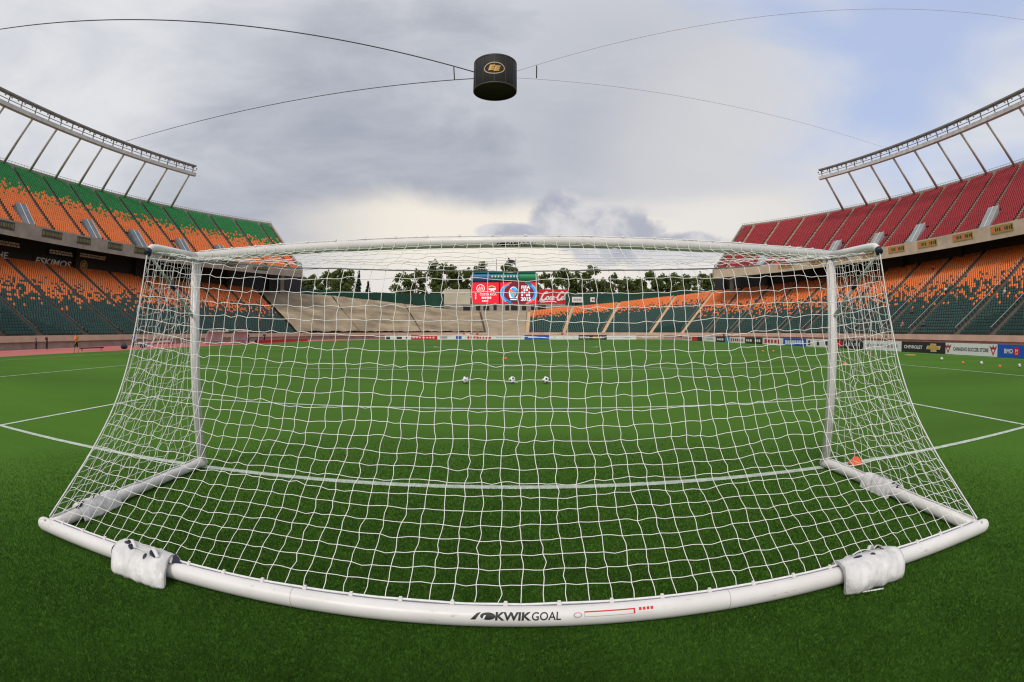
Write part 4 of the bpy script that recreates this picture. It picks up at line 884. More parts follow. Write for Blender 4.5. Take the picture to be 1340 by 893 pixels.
# ------------------------------------------------------------------ advertising boards
def board(label, pa, pb, mt, items, mats, h=.92):
    pa, pb = np.array(pa, float), np.array(pb, float); d = pb-pa; L = float(np.linalg.norm(d)); u = d/L; m_ = (pa+pb)/2
    r_ = thing('advertising_board', label, 'advertising board', (m_[0], m_[1], 0), 'advertising boards round the pitch')
    nn = np.array([-u[1], u[0]])
    p = obj('panel', MB().box((m_[0]+nn[0]*.03, m_[1]+nn[1]*.03, h/2+.02), (L-.03, .06, h), 0, ux=u), mt, r_)
    for s in (-.4, .4): m = MB(); q = m_+u*L*s+nn*.3; m.box((q[0], q[1], .3), (.06, .5, .06), 0, ux=u); m.box((m_[0]+u[0]*L*s+nn[0]*.12, m_[1]+u[1]*L*s+nn[1]*.12, .35), (.06, .06, .7), 0, ux=u); obj('stay', m, 'steel_dark', r_)
    pr = MB(); items(pr, (m_[0], m_[1], h/2+.02), u, L, h)
    if pr.v: obj('lettering', pr, mats, p)
def marks(seq):
    def f(m, c, u, L, h):
        for x0_, x1_, hh, mi in seq: poly2(m, [(x0_*L, -hh*h/2), (x1_*L, -hh*h/2), (x1_*L, hh*h/2), (x0_*L, hh*h/2)], c, u, mi, .012)
    return f
def words(n, x0_, x1_, hh, mi=0, seed=1):
    rg = np.random.default_rng(seed); s = (x1_-x0_)/n; return [(x0_+i*s, x0_+i*s+s*rg.uniform(.55, .8), hh*rg.uniform(.8, 1.1), mi) for i in range(n)]
def b_blue(m, c, u, L, h):
    flat_text(m, 'BMO', (c[0]-u[0]*1.85, c[1]-u[1]*1.85, c[2]), u, .95, .34, 0, .04, 0, .012); C = (c[0]-u[0]*.98, c[1]-u[1]*.98, c[2]); poly2(m, ell(.30, .33, 0, 0, 20), C, u, 1, .012)
    flat_text(m, 'M', (C[0], C[1], C[2]+.04), u, .26, .22, 0, .05, 0, .016); poly2(m, [(-.14, -.2), (.14, -.2), (.14, -.15), (-.14, -.15)], C, u, 0, .016)
def b_store(m, c, u, L, h):
    for s in (-.445, .425):
        C = (c[0]+u[0]*L*s, c[1]+u[1]*L*s, c[2]); k = .36
        poly2(m, [(-k*1.05, .22), (0, -.40), (k*1.05, .22)], C, u, 1, .012); poly2(m, [(-k*.45, .06), (0, -.2), (k*.45, .06)], C, u, 0, .016)
        for a in (-.5, 0, .5): poly2(m, [(a*.5-.09, .2), (a*.5+.09, .2), (a*.9, .36+.08*(a == 0))], C, u, 3, .02)
    flat_text(m, "CANADA'S SOCCER STORE", c, u, L*.68, .30, 2, .03, 0, .012)
def b_chev(m, c, u, L, h):
    flat_text(m, 'CHEVROLET', (c[0]-u[0]*L*.22, c[1]-u[1]*L*.22, c[2]), u, L*.43, .30, 0, .035, 0, .012); C = (c[0]+u[0]*L*.24, c[1]+u[1]*L*.24, c[2])
    P = [(-.95, -.14), (-.38, -.14), (-.34, -.33), (.42, -.33), (.38, -.14), (.85, -.14), (.98, .16), (.40, .16), (.36, .34), (-.40, .34), (-.36, .16), (-.85, .16)]
    for i, (sc, mi, d) in enumerate([(1.0, 0, .012), (.9, 1, .016)]):
        poly2(m, [(x*sc, y*sc) for x, y in [P[2], P[3], P[8], P[9]]], C, u, mi, d); poly2(m, [(x*sc, y*sc) for x, y in [P[0], P[5], P[6], P[11]]], C, u, mi, d+.002)
BX = 35.2; YB = [12.3, 18.5, 24.8, 31.0, 37.3, 42.9, 49.2, 55.2, 61.4, 67.5, 73.6, 79.8, 86.2, 92.6, 98.8]
B = [('blue advertising board with white letters and a red roundel at the right edge', 'b', b_blue, ['w', 'r']),
     ('white advertising board with a red triangle at each end', 'w', b_store, ['w', 'r', 'k', 'dg']),
     ('charcoal advertising board with white name and gold cross emblem', 'k', b_chev, ['w', 'g']),
     ('white advertising board with pale grey writing left of the charcoal one', 'w', marks(words(9, -.4, .42, .34, 0, 2)), ['gy']),
     ('dark advertising board with a red block behind the right side net', 'k', marks([(-.45, -.2, .7, 0)]+words(5, -.1, .42, .4, 1, 3)), ['r', 'gy']),
     ('white advertising board with two dark marks beside the right post', 'w', marks([(-.42, -.34, .6, 0), (-.10, -.02, .6, 0), (.2, .28, .5, 0)]), ['k']),
     ('bright blue advertising board with a white word seen through the net', 'b', marks(words(8, -.4, .42, .5, 0, 4)), ['w']),
     ('white advertising board with red writing left of the bright blue one', 'w', marks(words(5, -.4, .42, .55, 0, 5)), ['r']),
     ('black advertising board with two white words seen through the net', 'k', marks(words(3, -.42, -.08, .4, 0, 6)+words(3, .08, .42, .4, 0, 7)), ['w']),
     ('white advertising board with pink writing left of the two-word black one', 'w', marks(words(6, -.42, .42, .5, 0, 8)), ['r']),
     ('black advertising board with a cyan end panel', 'k', marks([(.2, .5, .98, 0)]+words(4, -.4, .1, .35, 1, 9)), ['c', 'w']),
     ('plain white advertising board left of the one with a cyan end', 'w', marks(words(4, -.2, .3, .25, 0, 10)), ['gy']),
     ('dark red and black advertising board on the far right touchline', 'k', marks([(-.5, .0, .98, 0)]), ['r']),
     ('pale pink advertising board, farthest on the right touchline', 'p', marks(words(5, -.4, .4, .4, 0, 12)), ['r'])]
for i, (lb, mt, it, ms) in enumerate(B): board(lb, (BX, YB[i+1]), (BX, YB[i]), mt, it, ms)
EY = 108.5; XB = [34.0, 27.3, 20.4, 14.0, 7.4, 1.9, -5.1, -11.1, -17.6, -23.6, -29.8]
Bn = [('tan advertising board at the right end of the far goal line', 't', marks(words(4, -.3, .3, .3, 0, 13)), ['p']),
      ('white advertising board on the far line right of the black one', 'w', marks([(-.3, .3, .12, 0)]), ['gy']),
      ('black advertising board with pale marks on the far line', 'k', marks(words(4, -.45, -.1, .4, 0, 14)+[(.0, .2, .5, 1)]+words(2, .25, .45, .4, 0, 15)), ['w', 'lime' if False else 'g']),
      ('white advertising board with small marks right of the far blue one', 'w', marks([(-.35, -.28, .3, 0), (-.05, .05, .3, 0), (.3, .36, .3, 0)]), ['gy']),
      ('royal blue advertising board on the far line', 'b', marks([(-.35, .35, .22, 0)]), ['w']),
      ('white advertising board left of the royal blue one on the far line', 'w', marks([(-.4, .4, .1, 0)]), ['gy']),
      ('white advertising board with large red writing straight under the scoreboard', 'w', marks(words(8, -.45, .45, .6, 0, 16)), ['r']),
      ('white advertising board with lilac and blue patches on the far line', 'w', marks([(-.4, -.15, .5, 0), (.15, .35, .7, 1)]), ['gy', 'b']),
      ('red advertising board with pale writing on the far line', 'r', marks(words(7, -.45, .45, .4, 0, 17)), ['p']),
      ('white board with black blocks, leftmost on the far line', 'w', marks([(-.45, -.3, .8, 0), (-.05, .15, .7, 0), (.3, .36, .5, 0)]), ['k'])]
for i, (lb, mt, it, ms) in enumerate(Bn): board(lb, (XB[i+1], EY), (XB[i], EY), mt, it, ms)

# ------------------------------------------------------------------ hanging loudspeaker drum and its cables
DX, DY, DR = -2.47, 52., 2.62
dr = thing('loudspeaker_cluster', 'black drum-shaped loudspeaker cluster with gold oval emblem hanging over midfield', 'loudspeaker', (DX, DY, 31))
obj('shell', MB().lathe([(DR*.97, 30.95), (DR, 31.05), (DR, 33.0), (DR, 35.15), (DR*.96, 35.3), (0.01, 35.35)], (DX, DY, 0), 48), 'drum', dr, True)
obj('bottom_rim', MB().lathe([(DR*.97, 30.94), (DR*1.01, 30.94), (DR*1.015, 31.06), (DR*1.0, 31.12)], (DX, DY, 0), 48), 'rim', dr, True)
obj('speaker_grille', MB().lathe([(DR*.97, 31.0), (DR*.9, 31.2), (.02, 31.25)], (DX, DY, 0), 48), 'drum_in', dr, True)
m = MB()
for a in np.linspace(0, 2*math.pi, 12, endpoint=False): m.box((DX+math.cos(a)*(DR+.02), DY+math.sin(a)*(DR+.02), 33.1), (.06, .05, 4.1), 0, ux=(-math.sin(a), math.cos(a)))
m.lathe([(DR+.005, 35.0), (DR+.04, 35.05), (DR+.04, 35.15), (DR+.0, 35.2)], (DX, DY, 0), 48); obj('seam', m, 'rim', dr)
def drum_pts(m, v, f, mi, r):
    v, f = sliced(v, f, .15, 0)
    m.add([(DX+math.sin(p[0]/r)*r, DY-math.cos(p[0]/r)*r, 33.05+p[1]) for p in v], f, mi)
m = MB()
def ringstrip(a, b, w, mi, r):
    o_ = ell(a, b, 0, 0, 36); i_ = ell(a-w, b-w, 0, 0, 36); drum_pts(m, o_+i_, [(k, (k+1) % 36, 36+(k+1) % 36, 36+k) for k in range(36)], mi, r)
ringstrip(1.3, .88, .13, 0, DR+.05)
v, f = text_geo('E', .09, .22); v = v/np.array([v[:, 0].max()-v[:, 0].min(), 1])
drum_pts(m, v*np.array([.86, .80])+np.array([-.32, .06]), f, 1, DR+.06); drum_pts(m, v*np.array([.86, .80])+np.array([.34, -.06]), f, 1, DR+.05)
obj('emblem', m, ['t', 'g'], dr)
def cable(label, a, b, sag, spread=None):
    a, b = np.array(a, float), np.array(b, float); P = [a+(b-a)*s-np.array([0, 0, 4*sag*s*(1-s)]) for s in np.linspace(0, 1, 40)]
    o = obj('suspension_cable', MB().tube(P, (.075 if b[1] < 50 else .06) if b[0] < 0 else .026, 6), 'grey_cable' if b[0] < 0 else 'pale_cable', None); tag(o, label, 'cable', 'cables holding the loudspeaker cluster'); return P
gl, gr = cur(180-9, UB, -10.), cur(9, UB, -10.)
cable('dark cable from the drum to the left gantry, lower of the two on the left', (DX-DR, DY, 33.0), (-88., 76.9, 45.5), .4)
cable('thin cable from the drum to the right gantry, lower of the two on the right', (DX+DR, DY, 33.0), (86.5, 84., 45.6), .2)
cable('dark cable from the drum running out of frame at left, the upper one', (DX-DR, DY, 34.0), (-91., 10., 45.5), .0)
cable('thin cable from the drum running out of frame at right, the upper one', (DX+DR, DY, 34.0), (91., 8.5, 45.5), .0)
for s, lb in ((-1, 'short spreader bar between the two cables left of the drum'), (1, 'short spreader bar between the two cables right of the drum')):
    x = DX+s*(DR+2.5); o = obj('spreader_bar', MB().tube([(x, DY-.6, 34.55), (x, DY+.6, 33.3)], .07, 6), 'steel_dark'); tag(o, lb, 'bar', 'spreader bars')

# ------------------------------------------------------------------ trees behind the far stand
def tree(x, y, H_, kind, label, seed, wid):
    rg = np.random.default_rng(seed); r_ = thing({'leaf_a': 'poplar_tree', 'leaf_b': 'birch_tree', 'leaf_c': 'spruce_tree'}[kind], label, 'tree', (x, y, 0), 'trees behind the far stand')
    m = MB().tube([(x, y, 0), (x+.15, y, H_*.3), (x-.1, y+.1, H_*.65), (x, y, H_*.93)], [.42, .32, .2, .05], 7)
    cl = []
    if kind == 'leaf_c':
        for k in range(34):
            f = k/34; zz = H_*(.25+.75*f); rad_ = wid*(1-f)*.9+.25; a = rg.random()*6.28
            cl.append((np.array([x+math.cos(a)*rad_*.55, y+math.sin(a)*rad_*.55, zz]), (rad_*.6, rad_*.6, .8), 50))
    else:
        nb = 32 if kind == 'leaf_a' else 25
        for k in range(nb):
            f = (k+rg.random()*.8)/nb; zz = H_*(.42+.54*f); rad_ = wid*math.sqrt(max(.04, 1-((f-.3)/.74)**2))*(.5+.6*rg.random()); a = rg.random()*6.28
            c = np.array([x+math.cos(a)*rad_*.85, y+math.sin(a)*rad_*.85, zz]); cl.append((c, np.array([1.15, 1.15, .9])*rg.uniform(.5, 1.05)*wid/3.0, 105))
            m.tube([(x, y, zz-H_*.10), tuple(c)], [.12, .03], 5)
        cl.append((np.array([x, y, H_*.96]), np.array([.5, .5, 1.0])*wid/3, 40))
    obj('trunk', m, 'bark', r_, True); V = []; F = []
    for c, e_, n in cl:
        for _ in range(n):
            q = rg.normal(0, 1, 3); q /= np.linalg.norm(q); p = c+q*np.array(e_)*rg.random()**.45; s = rg.uniform(.30, .62); a = rg.normal(0, 1, 3); a /= np.linalg.norm(a); b = np.cross(a, rg.normal(0, 1, 3)); b /= np.linalg.norm(b)
            i = len(V); V += [p-a*s, p-b*s*.7, p+a*s, p+b*s*.7]; F.append((i, i+1, i+2, i+3))
    m = MB().add(V, F); obj('crown', m, kind, r_)
TR = [(-94.6, 28.0, 'leaf_b', 'tree rising behind the end of the left grandstand'), (-88.6, 28.4, 'leaf_a', 'tree just right of the one at the left grandstand end'), (-81.4, 29.8, 'leaf_a', 'tree with a pointed top left of the tall middle one in the left clump'), (-76.4, 30.6, 'leaf_a', 'tallest tree of the left clump'), (-71.6, 30.0, 'leaf_a', 'bushy tree in the left clump beside the dark spruce'),
      (-66.9, 29.4, 'leaf_c', 'dark spruce near the right end of the left clump'), (-62.8, 24.4, 'leaf_c', 'shorter dark spruce at the gap in the trees'),
      (-47.0, 28.0, 'leaf_a', 'broad tree right of the open gap'), (-41.8, 29.0, 'leaf_b', 'loose pale tree behind the left green screen'), (-33.6, 33.0, 'leaf_a', 'very tall tree with tufted top, left one of a pair'), (-28.8, 32.0, 'leaf_a', 'very tall tree with tufted top, right one of a pair'), (-24.0, 28.0, 'leaf_b', 'tree behind the beige board'),
      (-19.6, 29.0, 'leaf_a', 'tree at the left edge of the scoreboard'), (-13.8, 32.2, 'leaf_b', 'treetop above the blue end of the header'), (-3.5, 32.0, 'leaf_b', 'treetop above the header among the flagpoles'), (11.8, 27.4, 'leaf_b', 'pale tree at the right edge of the scoreboard'), (19.4, 29.4, 'leaf_a', 'tree behind the red script sign'), (25.2, 28.2, 'leaf_b', 'tree right of the red script sign'),
      (30.6, 30.4, 'leaf_a', 'dense tall tree behind the two small signs'), (36.4, 25.0, 'leaf_b', 'thin tree right of the dense tall one'), (41.4, 27.6, 'leaf_b', 'open tree in front of the bright sky gap'), (45.8, 25.6, 'leaf_b', 'low tree at the right side of the sky gap'), (51.6, 25.8, 'leaf_a', 'tree at the left end of the right clump'),
      (57.4, 28.8, 'leaf_a', 'tall tree in the right clump'), (62.4, 27.6, 'leaf_a', 'rounded tree in the middle of the right clump'), (68.0, 28.2, 'leaf_a', 'tree right of middle in the right clump'), (74.0, 27.6, 'leaf_a', 'second last tree before the right grandstand'), (80.0, 28.6, 'leaf_a', 'last tree before the right grandstand'), (86.6, 29.0, 'leaf_a', 'tree half hidden by the right grandstand end')]
for i, (x, h, k, lb) in enumerate(TR):
    y = 205+(i*7 % 5)*1.2-2; tree(x*(y+5)/210, y, (h-1.2)*(y+5)/210, k, lb, 100+i, {'leaf_a': 6.0, 'leaf_b': 5.4, 'leaf_c': 4.4}[k])

# ------------------------------------------------------------------ people
def skinned(name, verts, edges, mt, parent, loc, rz):
    me = bpy.data.meshes.new(name); c, s = math.cos(rz), math.sin(rz)
    me.from_pydata([(v[0]*c-v[1]*s, v[0]*s+v[1]*c, v[2]) for v in verts], edges, []); me.materials.append(M[mt])
    o = bpy.data.objects.new(name, me); COL.objects.link(o); o.parent = parent
    o.modifiers.new('skin', 'SKIN'); sub = o.modifiers.new('smooth', 'SUBSURF'); sub.levels = 1; sub.render_levels = 2
    for i, v in enumerate(verts): me.skin_vertices[0].data[i].radius = (v[3], v[3])
    me.skin_vertices[0].data[0].use_root = True
    for p in me.polygons: p.use_smooth = True
    return o
def person(label, loc, rz, top, legs, pose='stand', hair='hair', short=False, loose=.022, group='people in the stadium'):
    r_ = thing('person', label, 'person', loc, group)
    pel = .95 if pose != 'sit' else .52
    J = {'pel': (0, 0, pel, .115), 'bel': (0, .01, pel+.17, .12), 'che': (0, .0, pel+.38, .13), 'nk': (0, .0, pel+.55, .055), 'hb': (0, .02, pel+.63, .07), 'hd': (0, .03, pel+.73, .092), 'ht': (0, .02, pel+.81, .06)}
    for s, n in ((-1, 'l'), (1, 'r')):
        J['sh'+n] = (s*.17, 0, pel+.46, .06); 
        if pose == 'sit': J['el'+n] = (s*.22, .06, pel+.20, .045); J['wr'+n] = (s*.16, .28, pel+.12, .034); J['ha'+n] = (s*.14, .38, pel+.11, .036)
        else:
            k = s*.14 if pose == 'walk' else .03; J['el'+n] = (s*.23, -.02+k*.5, pel+.18, .045); J['wr'+n] = (s*.25, .08+k*1.2, pel-.05, .034); J['ha'+n] = (s*.25, .11+k*1.3, pel-.15, .036)
        if pose == 'sit': J['hi'+n] = (s*.09, .05, pel-.02, .085); J['kn'+n] = (s*.12, .46, pel, .06); J['an'+n] = (s*.12, .42, .08, .042); J['to'+n] = (s*.12, .56, .04, .04)
        else:
            k = -s*.22 if pose == 'walk' else 0; J['hi'+n] = (s*.09, 0, pel-.04, .085); J['kn'+n] = (s*.10, k*.6+.03, .5, .058); J['an'+n] = (s*.10, k-.02*(k != 0), .09+(.06 if k < 0 else 0), .042); J['to'+n] = (s*.11, k+.14, .04+(.02 if k < 0 else 0), .04)
    def build(name, keys, ed, mt, grow=0.):
        ix = {k: i for i, k in enumerate(keys)}; skinned(name, [tuple(J[k][:3])+(J[k][3]+grow,) for k in keys], [(ix[a], ix[b]) for a, b in ed], mt, r_, loc, rz)
    arms = [('che', 'shl'), ('shl', 'ell'), ('ell', 'wrl'), ('wrl', 'hal'), ('che', 'shr'), ('shr', 'elr'), ('elr', 'wrr'), ('wrr', 'har')]
    lg = [('pel', 'hil'), ('hil', 'knl'), ('knl', 'anl'), ('anl', 'tol'), ('pel', 'hir'), ('hir', 'knr'), ('knr', 'anr'), ('anr', 'tor')]
    build('body', list(J), [('pel', 'bel'), ('bel', 'che'), ('che', 'nk'), ('nk', 'hb'), ('hb', 'hd'), ('hd', 'ht')]+arms+lg, 'skin')
    build('shirt', ['pel', 'bel', 'che', 'shl', 'ell', 'shr', 'elr'], [('pel', 'bel'), ('bel', 'che')]+[arms[0], arms[1], arms[4], arms[5]], 'cl_'+top, loose)
    kk = ['pel', 'hil', 'knl', 'hir', 'knr']+([] if short else ['anl', 'anr']); build('trousers', kk, [e for e in lg if e[0] in kk and e[1] in kk], 'cl_'+legs, .018)
    c, s = math.cos(rz), math.sin(rz); hd = J['hd']
    bm = bmesh.new(); bmesh.ops.create_uvsphere(bm, u_segments=12, v_segments=8, radius=.108)
    for v in list(bm.verts):
        if v.co.z < -.02 and v.co.y > -.02: v.co *= .72
    me = bpy.data.meshes.new('hair'); 
    for v in bm.verts: x, y = v.co.x, v.co.y-.012+hd[1]; v.co = (x*c-y*s, x*s+y*c, v.co.z+hd[2]+.03)
    bm.to_mesh(me); bm.free(); me.materials.append(M[hair]); o = bpy.data.objects.new('hair', me); COL.objects.link(o); o.parent = r_
    for p in me.polygons: p.use_smooth = True
person('person in an orange shirt and dark shorts walking on the left track', (-38.6, 26.4, 0), R(100), 'orange', 'black', 'walk', short=True, loose=.055)
person('person in dark clothing standing by the left wall', (-52.0, 32.0, -.012), R(-80), 'purple', 'black'); person('person in black near the left wall at the photo edge', (-53.2, 31.0, -.012), R(-60), 'grey', 'black')
person('person in a blue top beside black bags behind the left side net', (-43.5, 40.2, -.012), R(-100), 'blue', 'black')
person('person in black standing by the track left of the pale shelters', (-44.5, 56.0, -.012), R(-90), 'black', 'black'); person('person in black standing in front of the pale shelters', (-43.0, 68.6, -.012), R(-90), 'black', 'navy'); person('person in a navy jacket right of the pale shelters', (-42.8, 74.0, -.012), R(-120), 'navy', 'black')
def in_stand(t, u): r = int(u*NL); p = pl(t, (r+.42)/NL); return (p[0], p[1], float(zl(t, r)))
for (t, u), top, legs, pose, lb in [((5.6, .838), 'pink', 'black', 'sit', 'spectator in pink sitting high among the orange seats'), ((1.8, .456), 'white', 'navy', 'sit', 'spectator in white and navy sitting mid-stand on the right'), ((-3.0, .382), 'white', 'grey', 'sit', 'spectator in white sitting near the right edge'), ((.2, .338), 'brown', 'khaki', 'stand', 'person in brown standing on a right stand aisle'),
        ((2.8, .073), 'pink', 'grey', 'sit', 'spectator in pink sitting in the lowest green rows'), ((3.2, .22), 'purple', 'black', 'sit', 'spectator in dark purple among the green seats'), ((.8, .088), 'navy', 'black', 'sit', 'spectator in navy sitting low beside an aisle'), ((-4.8, .28), 'red', 'black', 'sit', 'spectator in red at the right edge of the stand'), ((9, .5), 'navy', 'black', 'sit', 'spectator in navy behind the right side net'), ((13.2, .42), 'blue', 'grey', 'sit', 'spectator in blue seen just right of the post')]:
    q = in_stand(t, u); person(lb, q, math.atan2(0-q[1]+48, -q[0])-R(90), top, legs, pose)
for (x, y, z), top, lb, rz in [((48.9, 107.8, .0), 'black', 'person in black by the wall behind the far right boards', 200), ((45.6, 45.0, .0), 'brown', 'person in brown behind the boards left of the right post', 120), ((-11.9, 111.5, 0), 'red', 'person in red behind the far boards, left one of two', 180), ((-10.2, 112, 0), 'black', 'person in black between the two in red behind the far boards', 180), ((-8.8, 111.5, 0), 'red', 'person in red behind the far boards, right one of two', 180), ((10.5, 110.5, 0), 'red', 'person in red by the royal blue board', 180)]:
    person(lb, (x, y, z-.012), R(rz), top, 'black')

# ------------------------------------------------------------------ things beside the left track
def bench(label, x, y, L, ang, mt, seat_h=.45):
    u = np.array([math.cos(ang), math.sin(ang)]); r_ = thing('bench', label, 'bench', (x, y, 0), 'benches beside the track')
    obj('seat_plank', MB().box((x, y, seat_h), (L, .40, .11), 0, ux=u), mt, r_)
    for s in (-.42, .42):
        m = MB()
        for k in (-.14, .14): m.tube([(x+u[0]*L*s-u[1]*k, y+u[1]*L*s+u[0]*k, -.012), (x+u[0]*L*s-u[1]*k*.7, y+u[1]*L*s+u[0]*k*.7, seat_h)], .03, 6)
        obj('leg', m, 'steel_dark', r_)
bench('long low black bench on the edge of the left track', -43.2, 32.6, 3.2, R(75), 'black', .28)
bench('white team bench behind the left side net', -45.2, 46.5, 6.5, R(88), 'w', .62); bench('red bench behind the long white one', -46.8, 50.0, 5.0, R(88), 'r', .40)
def bagm(label, x, y, s):
    m = MB(); G = []
    for i, f in enumerate(np.linspace(0, 1, 9)):
        e = max(.15, math.sin(f*math.pi)**.4); G.append([(x+(f-.5)*s*.3+0, y+(f-.5)*s*1.3, .28*s+.30*s*e*math.sin(a)*(1 if math.sin(a) > 0 else .93)) if False else (x+.28*s*e*math.cos(a), y+(f-.5)*s*1.4, max(-.01, .27*s+.30*s*e*math.sin(a))) for a in np.linspace(0, 2*math.pi, 13)])
    m.grid(G); r_ = thing('equipment_bag', label, 'bag', (x, y, 0), 'equipment bags beside the track'); obj('bag', m, 'navy', r_, True)
    obj('handle', MB().tube([(x, y-.3*s, .54*s), (x, y-.15*s, .72*s), (x, y+.15*s, .72*s), (x, y+.3*s, .54*s)], .03, 6), 'black', r_)
bagm('black equipment bag left of the person in blue', -43.4, 38.4, .9); bagm('black equipment bag right of the person in blue', -43.2, 41.8, .9); bagm('dark bag under the pale shelters', -42.6, 71.0, 1.2)
def shelter(label, x, y, L):
    r_ = thing('team_shelter', label, 'shelter', (x, y, 0), 'pale team shelters beside the track'); P = [(x-.9+1.0*(1-math.cos(a)), 2.05*math.sin(a)) for a in np.linspace(.0, 1.9, 12)]
    obj('roof_shell', MB().grid([[(px, yy, pz) for px, pz in P] for yy in (y-L/2, y+L/2)]), 'vom_light', r_, True)
    for yy in (y-L/2, y, y+L/2): obj('frame', MB().tube([(px, yy, pz) for px, pz in P], .05, 6), 'steel', r_)
    obj('bench_seat', MB().box((x-.2, y, .45), (.4, L*.95, .08)), 'r', r_)
shelter('pale curved team shelter on the left track, nearer one', -45.2, 62.5, 5.0); shelter('pale curved team shelter on the left track, farther one', -44.6, 69.5, 5.0)
o = obj('track_barrier', MB().box((-40.6, 78, .28), (.25, 22, .5), 0, ux=(1, .03)), 'r'); tag(o, 'low red barrier along the far left edge of the grass', 'barrier')

# ------------------------------------------------------------------ sky, sun
def world():
    w = bpy.data.worlds.new('World'); S.world = w; w.use_nodes = True; nt = w.node_tree; nt.nodes.clear(); L = nt.links
    def val(x): return x
    def mth(op, a, b=None, c=None, clamp=False):
        n = nt.nodes.new('ShaderNodeMath'); n.operation = op; n.use_clamp = clamp
        for i, v in enumerate((a, b, c)):
            if v is None: continue
            if isinstance(v, (int, float)): n.inputs[i].default_value = v
            else: L.new(v, n.inputs[i])
        return n.outputs[0]
    def sstep(x, lo, hi):
        n = nt.nodes.new('ShaderNodeMapRange'); n.interpolation_type = 'SMOOTHSTEP'; L.new(x, n.inputs['Value']); n.inputs['From Min'].default_value = lo; n.inputs['From Max'].default_value = hi; return n.outputs[0]
    def mix(f, a, b):
        n = nt.nodes.new('ShaderNodeMixRGB')
        if isinstance(f, float): n.inputs[0].default_value = f
        else: L.new(f, n.inputs[0])
        for i, v in ((1, a), (2, b)):
            if isinstance(v, tuple): n.inputs[i].default_value = v+(1,)
            else: L.new(v, n.inputs[i])
        return n.outputs[0]
    tc = nt.nodes.new('ShaderNodeTexCoord'); D = tc.outputs['Generated']; sp = nt.nodes.new('ShaderNodeSeparateXYZ'); L.new(D, sp.inputs[0]); X, Y, Z = sp.outputs
    def dot(v):
        n = nt.nodes.new('ShaderNodeVectorMath'); n.operation = 'DOT_PRODUCT'; L.new(D, n.inputs[0]); q = Vector(v).normalized(); n.inputs[1].default_value = q; return n.outputs['Value']
    def noise(sc, det=6, rough=.55, st=(1, 1, 1), off=(0, 0, 0), dist=0.):
        mp = nt.nodes.new('ShaderNodeMapping'); L.new(D, mp.inputs[0]); mp.inputs['Scale'].default_value = st; mp.inputs['Location'].default_value = off
        n = nt.nodes.new('ShaderNodeTexNoise'); n.inputs['Scale'].default_value = sc; n.inputs['Detail'].default_value = det; n.inputs['Roughness'].default_value = rough; n.inputs['Distortion'].default_value = dist; L.new(mp.outputs[0], n.inputs['Vector']); return n.outputs['Fac']
    sky = nt.nodes.new('ShaderNodeTexSky'); sky.sky_type = 'NISHITA'; sky.sun_disc = False; sky.sun_elevation = R(SUN_EL); sky.sun_rotation = R(SUN_ROT); sky.air_density = 1.0; sky.dust_density = 1.2
    K = 10.0
    col = lambda r, g, b: (r*K*SKYK, g*K*SKYK, b*K*SKYK)
    n1 = noise(1.6, 7, .55, (1, 1, 2.6), (3, 1, 0), .4); n2 = noise(3.6, 8, .6, (1, 1, 2.4), (0, 5, 2), .5); n3 = noise(11, 8, .6, (1, 1, 1.2), (1, 2, 7), .2)
    # broad grey sheet: brighter overhead, darker belly to the left and centre
    belly = mth('ADD', dot((-.30, .90, .305)), mth('MULTIPLY', mth('SUBTRACT', n1, .5), .24)); fd = sstep(belly, .87, 1.01)
    belly2 = mth('ADD', dot((.20, .92, .345)), mth('MULTIPLY', mth('SUBTRACT', n2, .5), .16)); fd2 = mth('MULTIPLY', sstep(belly2, .88, 1.01), .72)
    fdm = mth('MAXIMUM', fd, fd2)
    base = mix(sstep(n2, .30, .70), col(.53, .55, .59), col(.63, .64, .665)); dark = mix(sstep(n2, .3, .7), col(.285, .31, .375), col(.385, .405, .465))
    c = mix(mth('MULTIPLY', fdm, .95), base, dark)
    # warm bright band low over the far stand
    cl = mth('ADD', Z, mth('MULTIPLY', mth('SUBTRACT', n1, .5), .16)); lobe = sstep(dot((.10, .97, .17)), .80, .97)
    fc = mth('MULTIPLY', sstep(cl, .285, .215), lobe); c = mix(fc, c, col(.75, .70, .62))
    lo = mth('MULTIPLY', sstep(Z, .16, .06), .8); c = mix(lo, c, col(.66, .63, .62))
    # grey veil at right of the bright band
    vr = mth('MULTIPLY', sstep(dot((.42, .86, .28)), .94, .995), .55); c = mix(vr, c, col(.62, .61, .615))
    # dark cumulus heads over the far right corner
    def blob(x, z, rx, rz_):
        a = mth('DIVIDE', mth('SUBTRACT', X, x), rx); b = mth('DIVIDE', mth('SUBTRACT', Z, z), rz_); return mth('SUBTRACT', 1.0, mth('ADD', mth('MULTIPLY', a, a), mth('MULTIPLY', b, b)))
    cu = mth('MAXIMUM', mth('MAXIMUM', blob(.19, .185, .125, .068), blob(.078, .222, .060, .066)), mth('MAXIMUM', blob(.235, .195, .05, .045), blob(.31, .165, .11, .035)))
    cu = mth('MAXIMUM', cu, blob(-.005, .196, .075, .020))
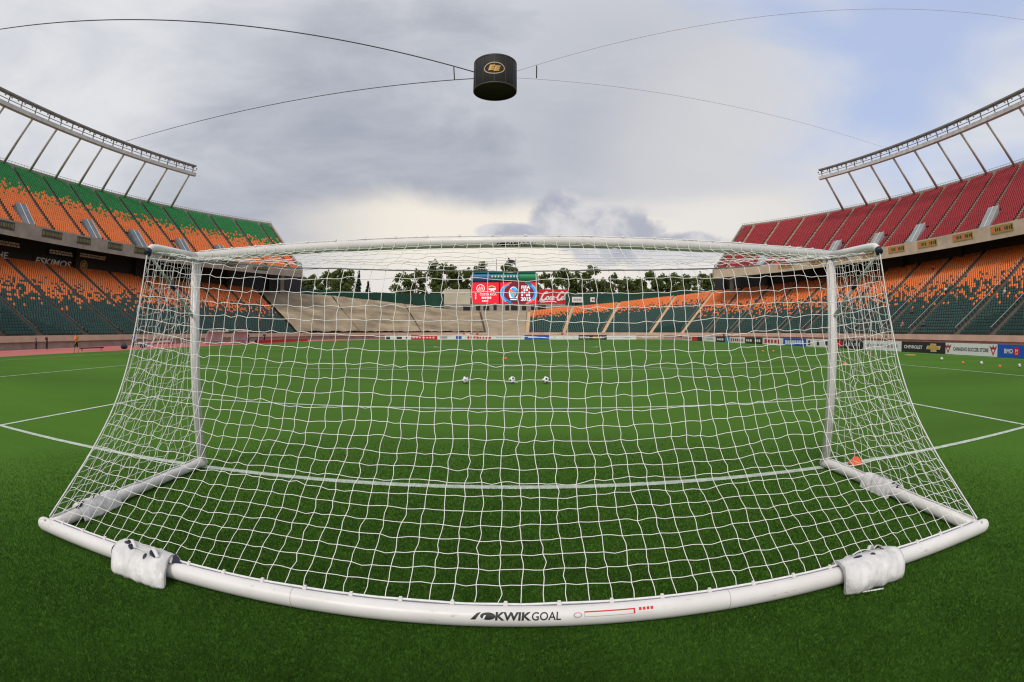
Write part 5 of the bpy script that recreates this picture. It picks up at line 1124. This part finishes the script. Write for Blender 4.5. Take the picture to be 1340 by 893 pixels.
    cu = mth('ADD', cu, mth('MULTIPLY', mth('SUBTRACT', n3, .5), 2.2)); fcu = mth('MULTIPLY', sstep(cu, .0, .50), sstep(Y, .3, .6))
    ccol = mix(sstep(n3, .36, .64), col(.345, .365, .44), col(.575, .57, .59)); c = mix(mth('MULTIPLY', fcu, .93), c, ccol)
    # blue opening at the right
    fb = mth('ADD', dot((.80, .50, .34)), mth('MULTIPLY', mth('SUBTRACT', n1, .5), .42)); fb = mth('MULTIPLY', mth('MULTIPLY', sstep(fb, .84, 1.0), sstep(noise(2.1, 3, .45, (1, 1, 2.0), (4, 2, 1), .2), .74, .36)), .85)
    bl = mix(.65, sky.outputs[0], col(.46, .56, .84)); c = mix(fb, c, bl)
    hi = mth('MULTIPLY', sstep(Z, .75, 1.0), .3); c = mix(hi, c, col(.6, .6, .66))
    c = mix(sstep(Z, .0, -.05), c, col(.25, .24, .22))
    bg = nt.nodes.new('ShaderNodeBackground'); bg.inputs['Strength'].default_value = .1; L.new(c, bg.inputs['Color']); out = nt.nodes.new('ShaderNodeOutputWorld'); L.new(bg.outputs[0], out.inputs[0])
SUN_EL, SUN_AZ, SKYK = 46., 200., 1.0         # sun behind the camera to the left (compass angle from +y, clockwise)
SUN_ROT = SUN_AZ
world()
sl = bpy.data.lights.new('sun', 'SUN'); sl.energy = 1.5; sl.angle = R(18); sl.color = (1, .93, .84)
so = bpy.data.objects.new('sun', sl); COL.objects.link(so)
dv = Vector((math.sin(R(SUN_AZ))*math.cos(R(SUN_EL)), math.cos(R(SUN_AZ))*math.cos(R(SUN_EL)), math.sin(R(SUN_EL))))
so.rotation_euler = (-dv).to_track_quat('-Z', 'Y').to_euler(); so.location = (-40, -60, 90)
S.view_settings.view_transform = 'Standard'; S.view_settings.look = 'None'; S.view_settings.gamma = 1.0; S.view_settings.exposure = 0.26; S.view_settings.use_curve_mapping = False
S.cycles.max_bounces = 6; S.cycles.use_denoising = True; S.cycles.diffuse_bounces = 3; S.cycles.filter_width = 1.2
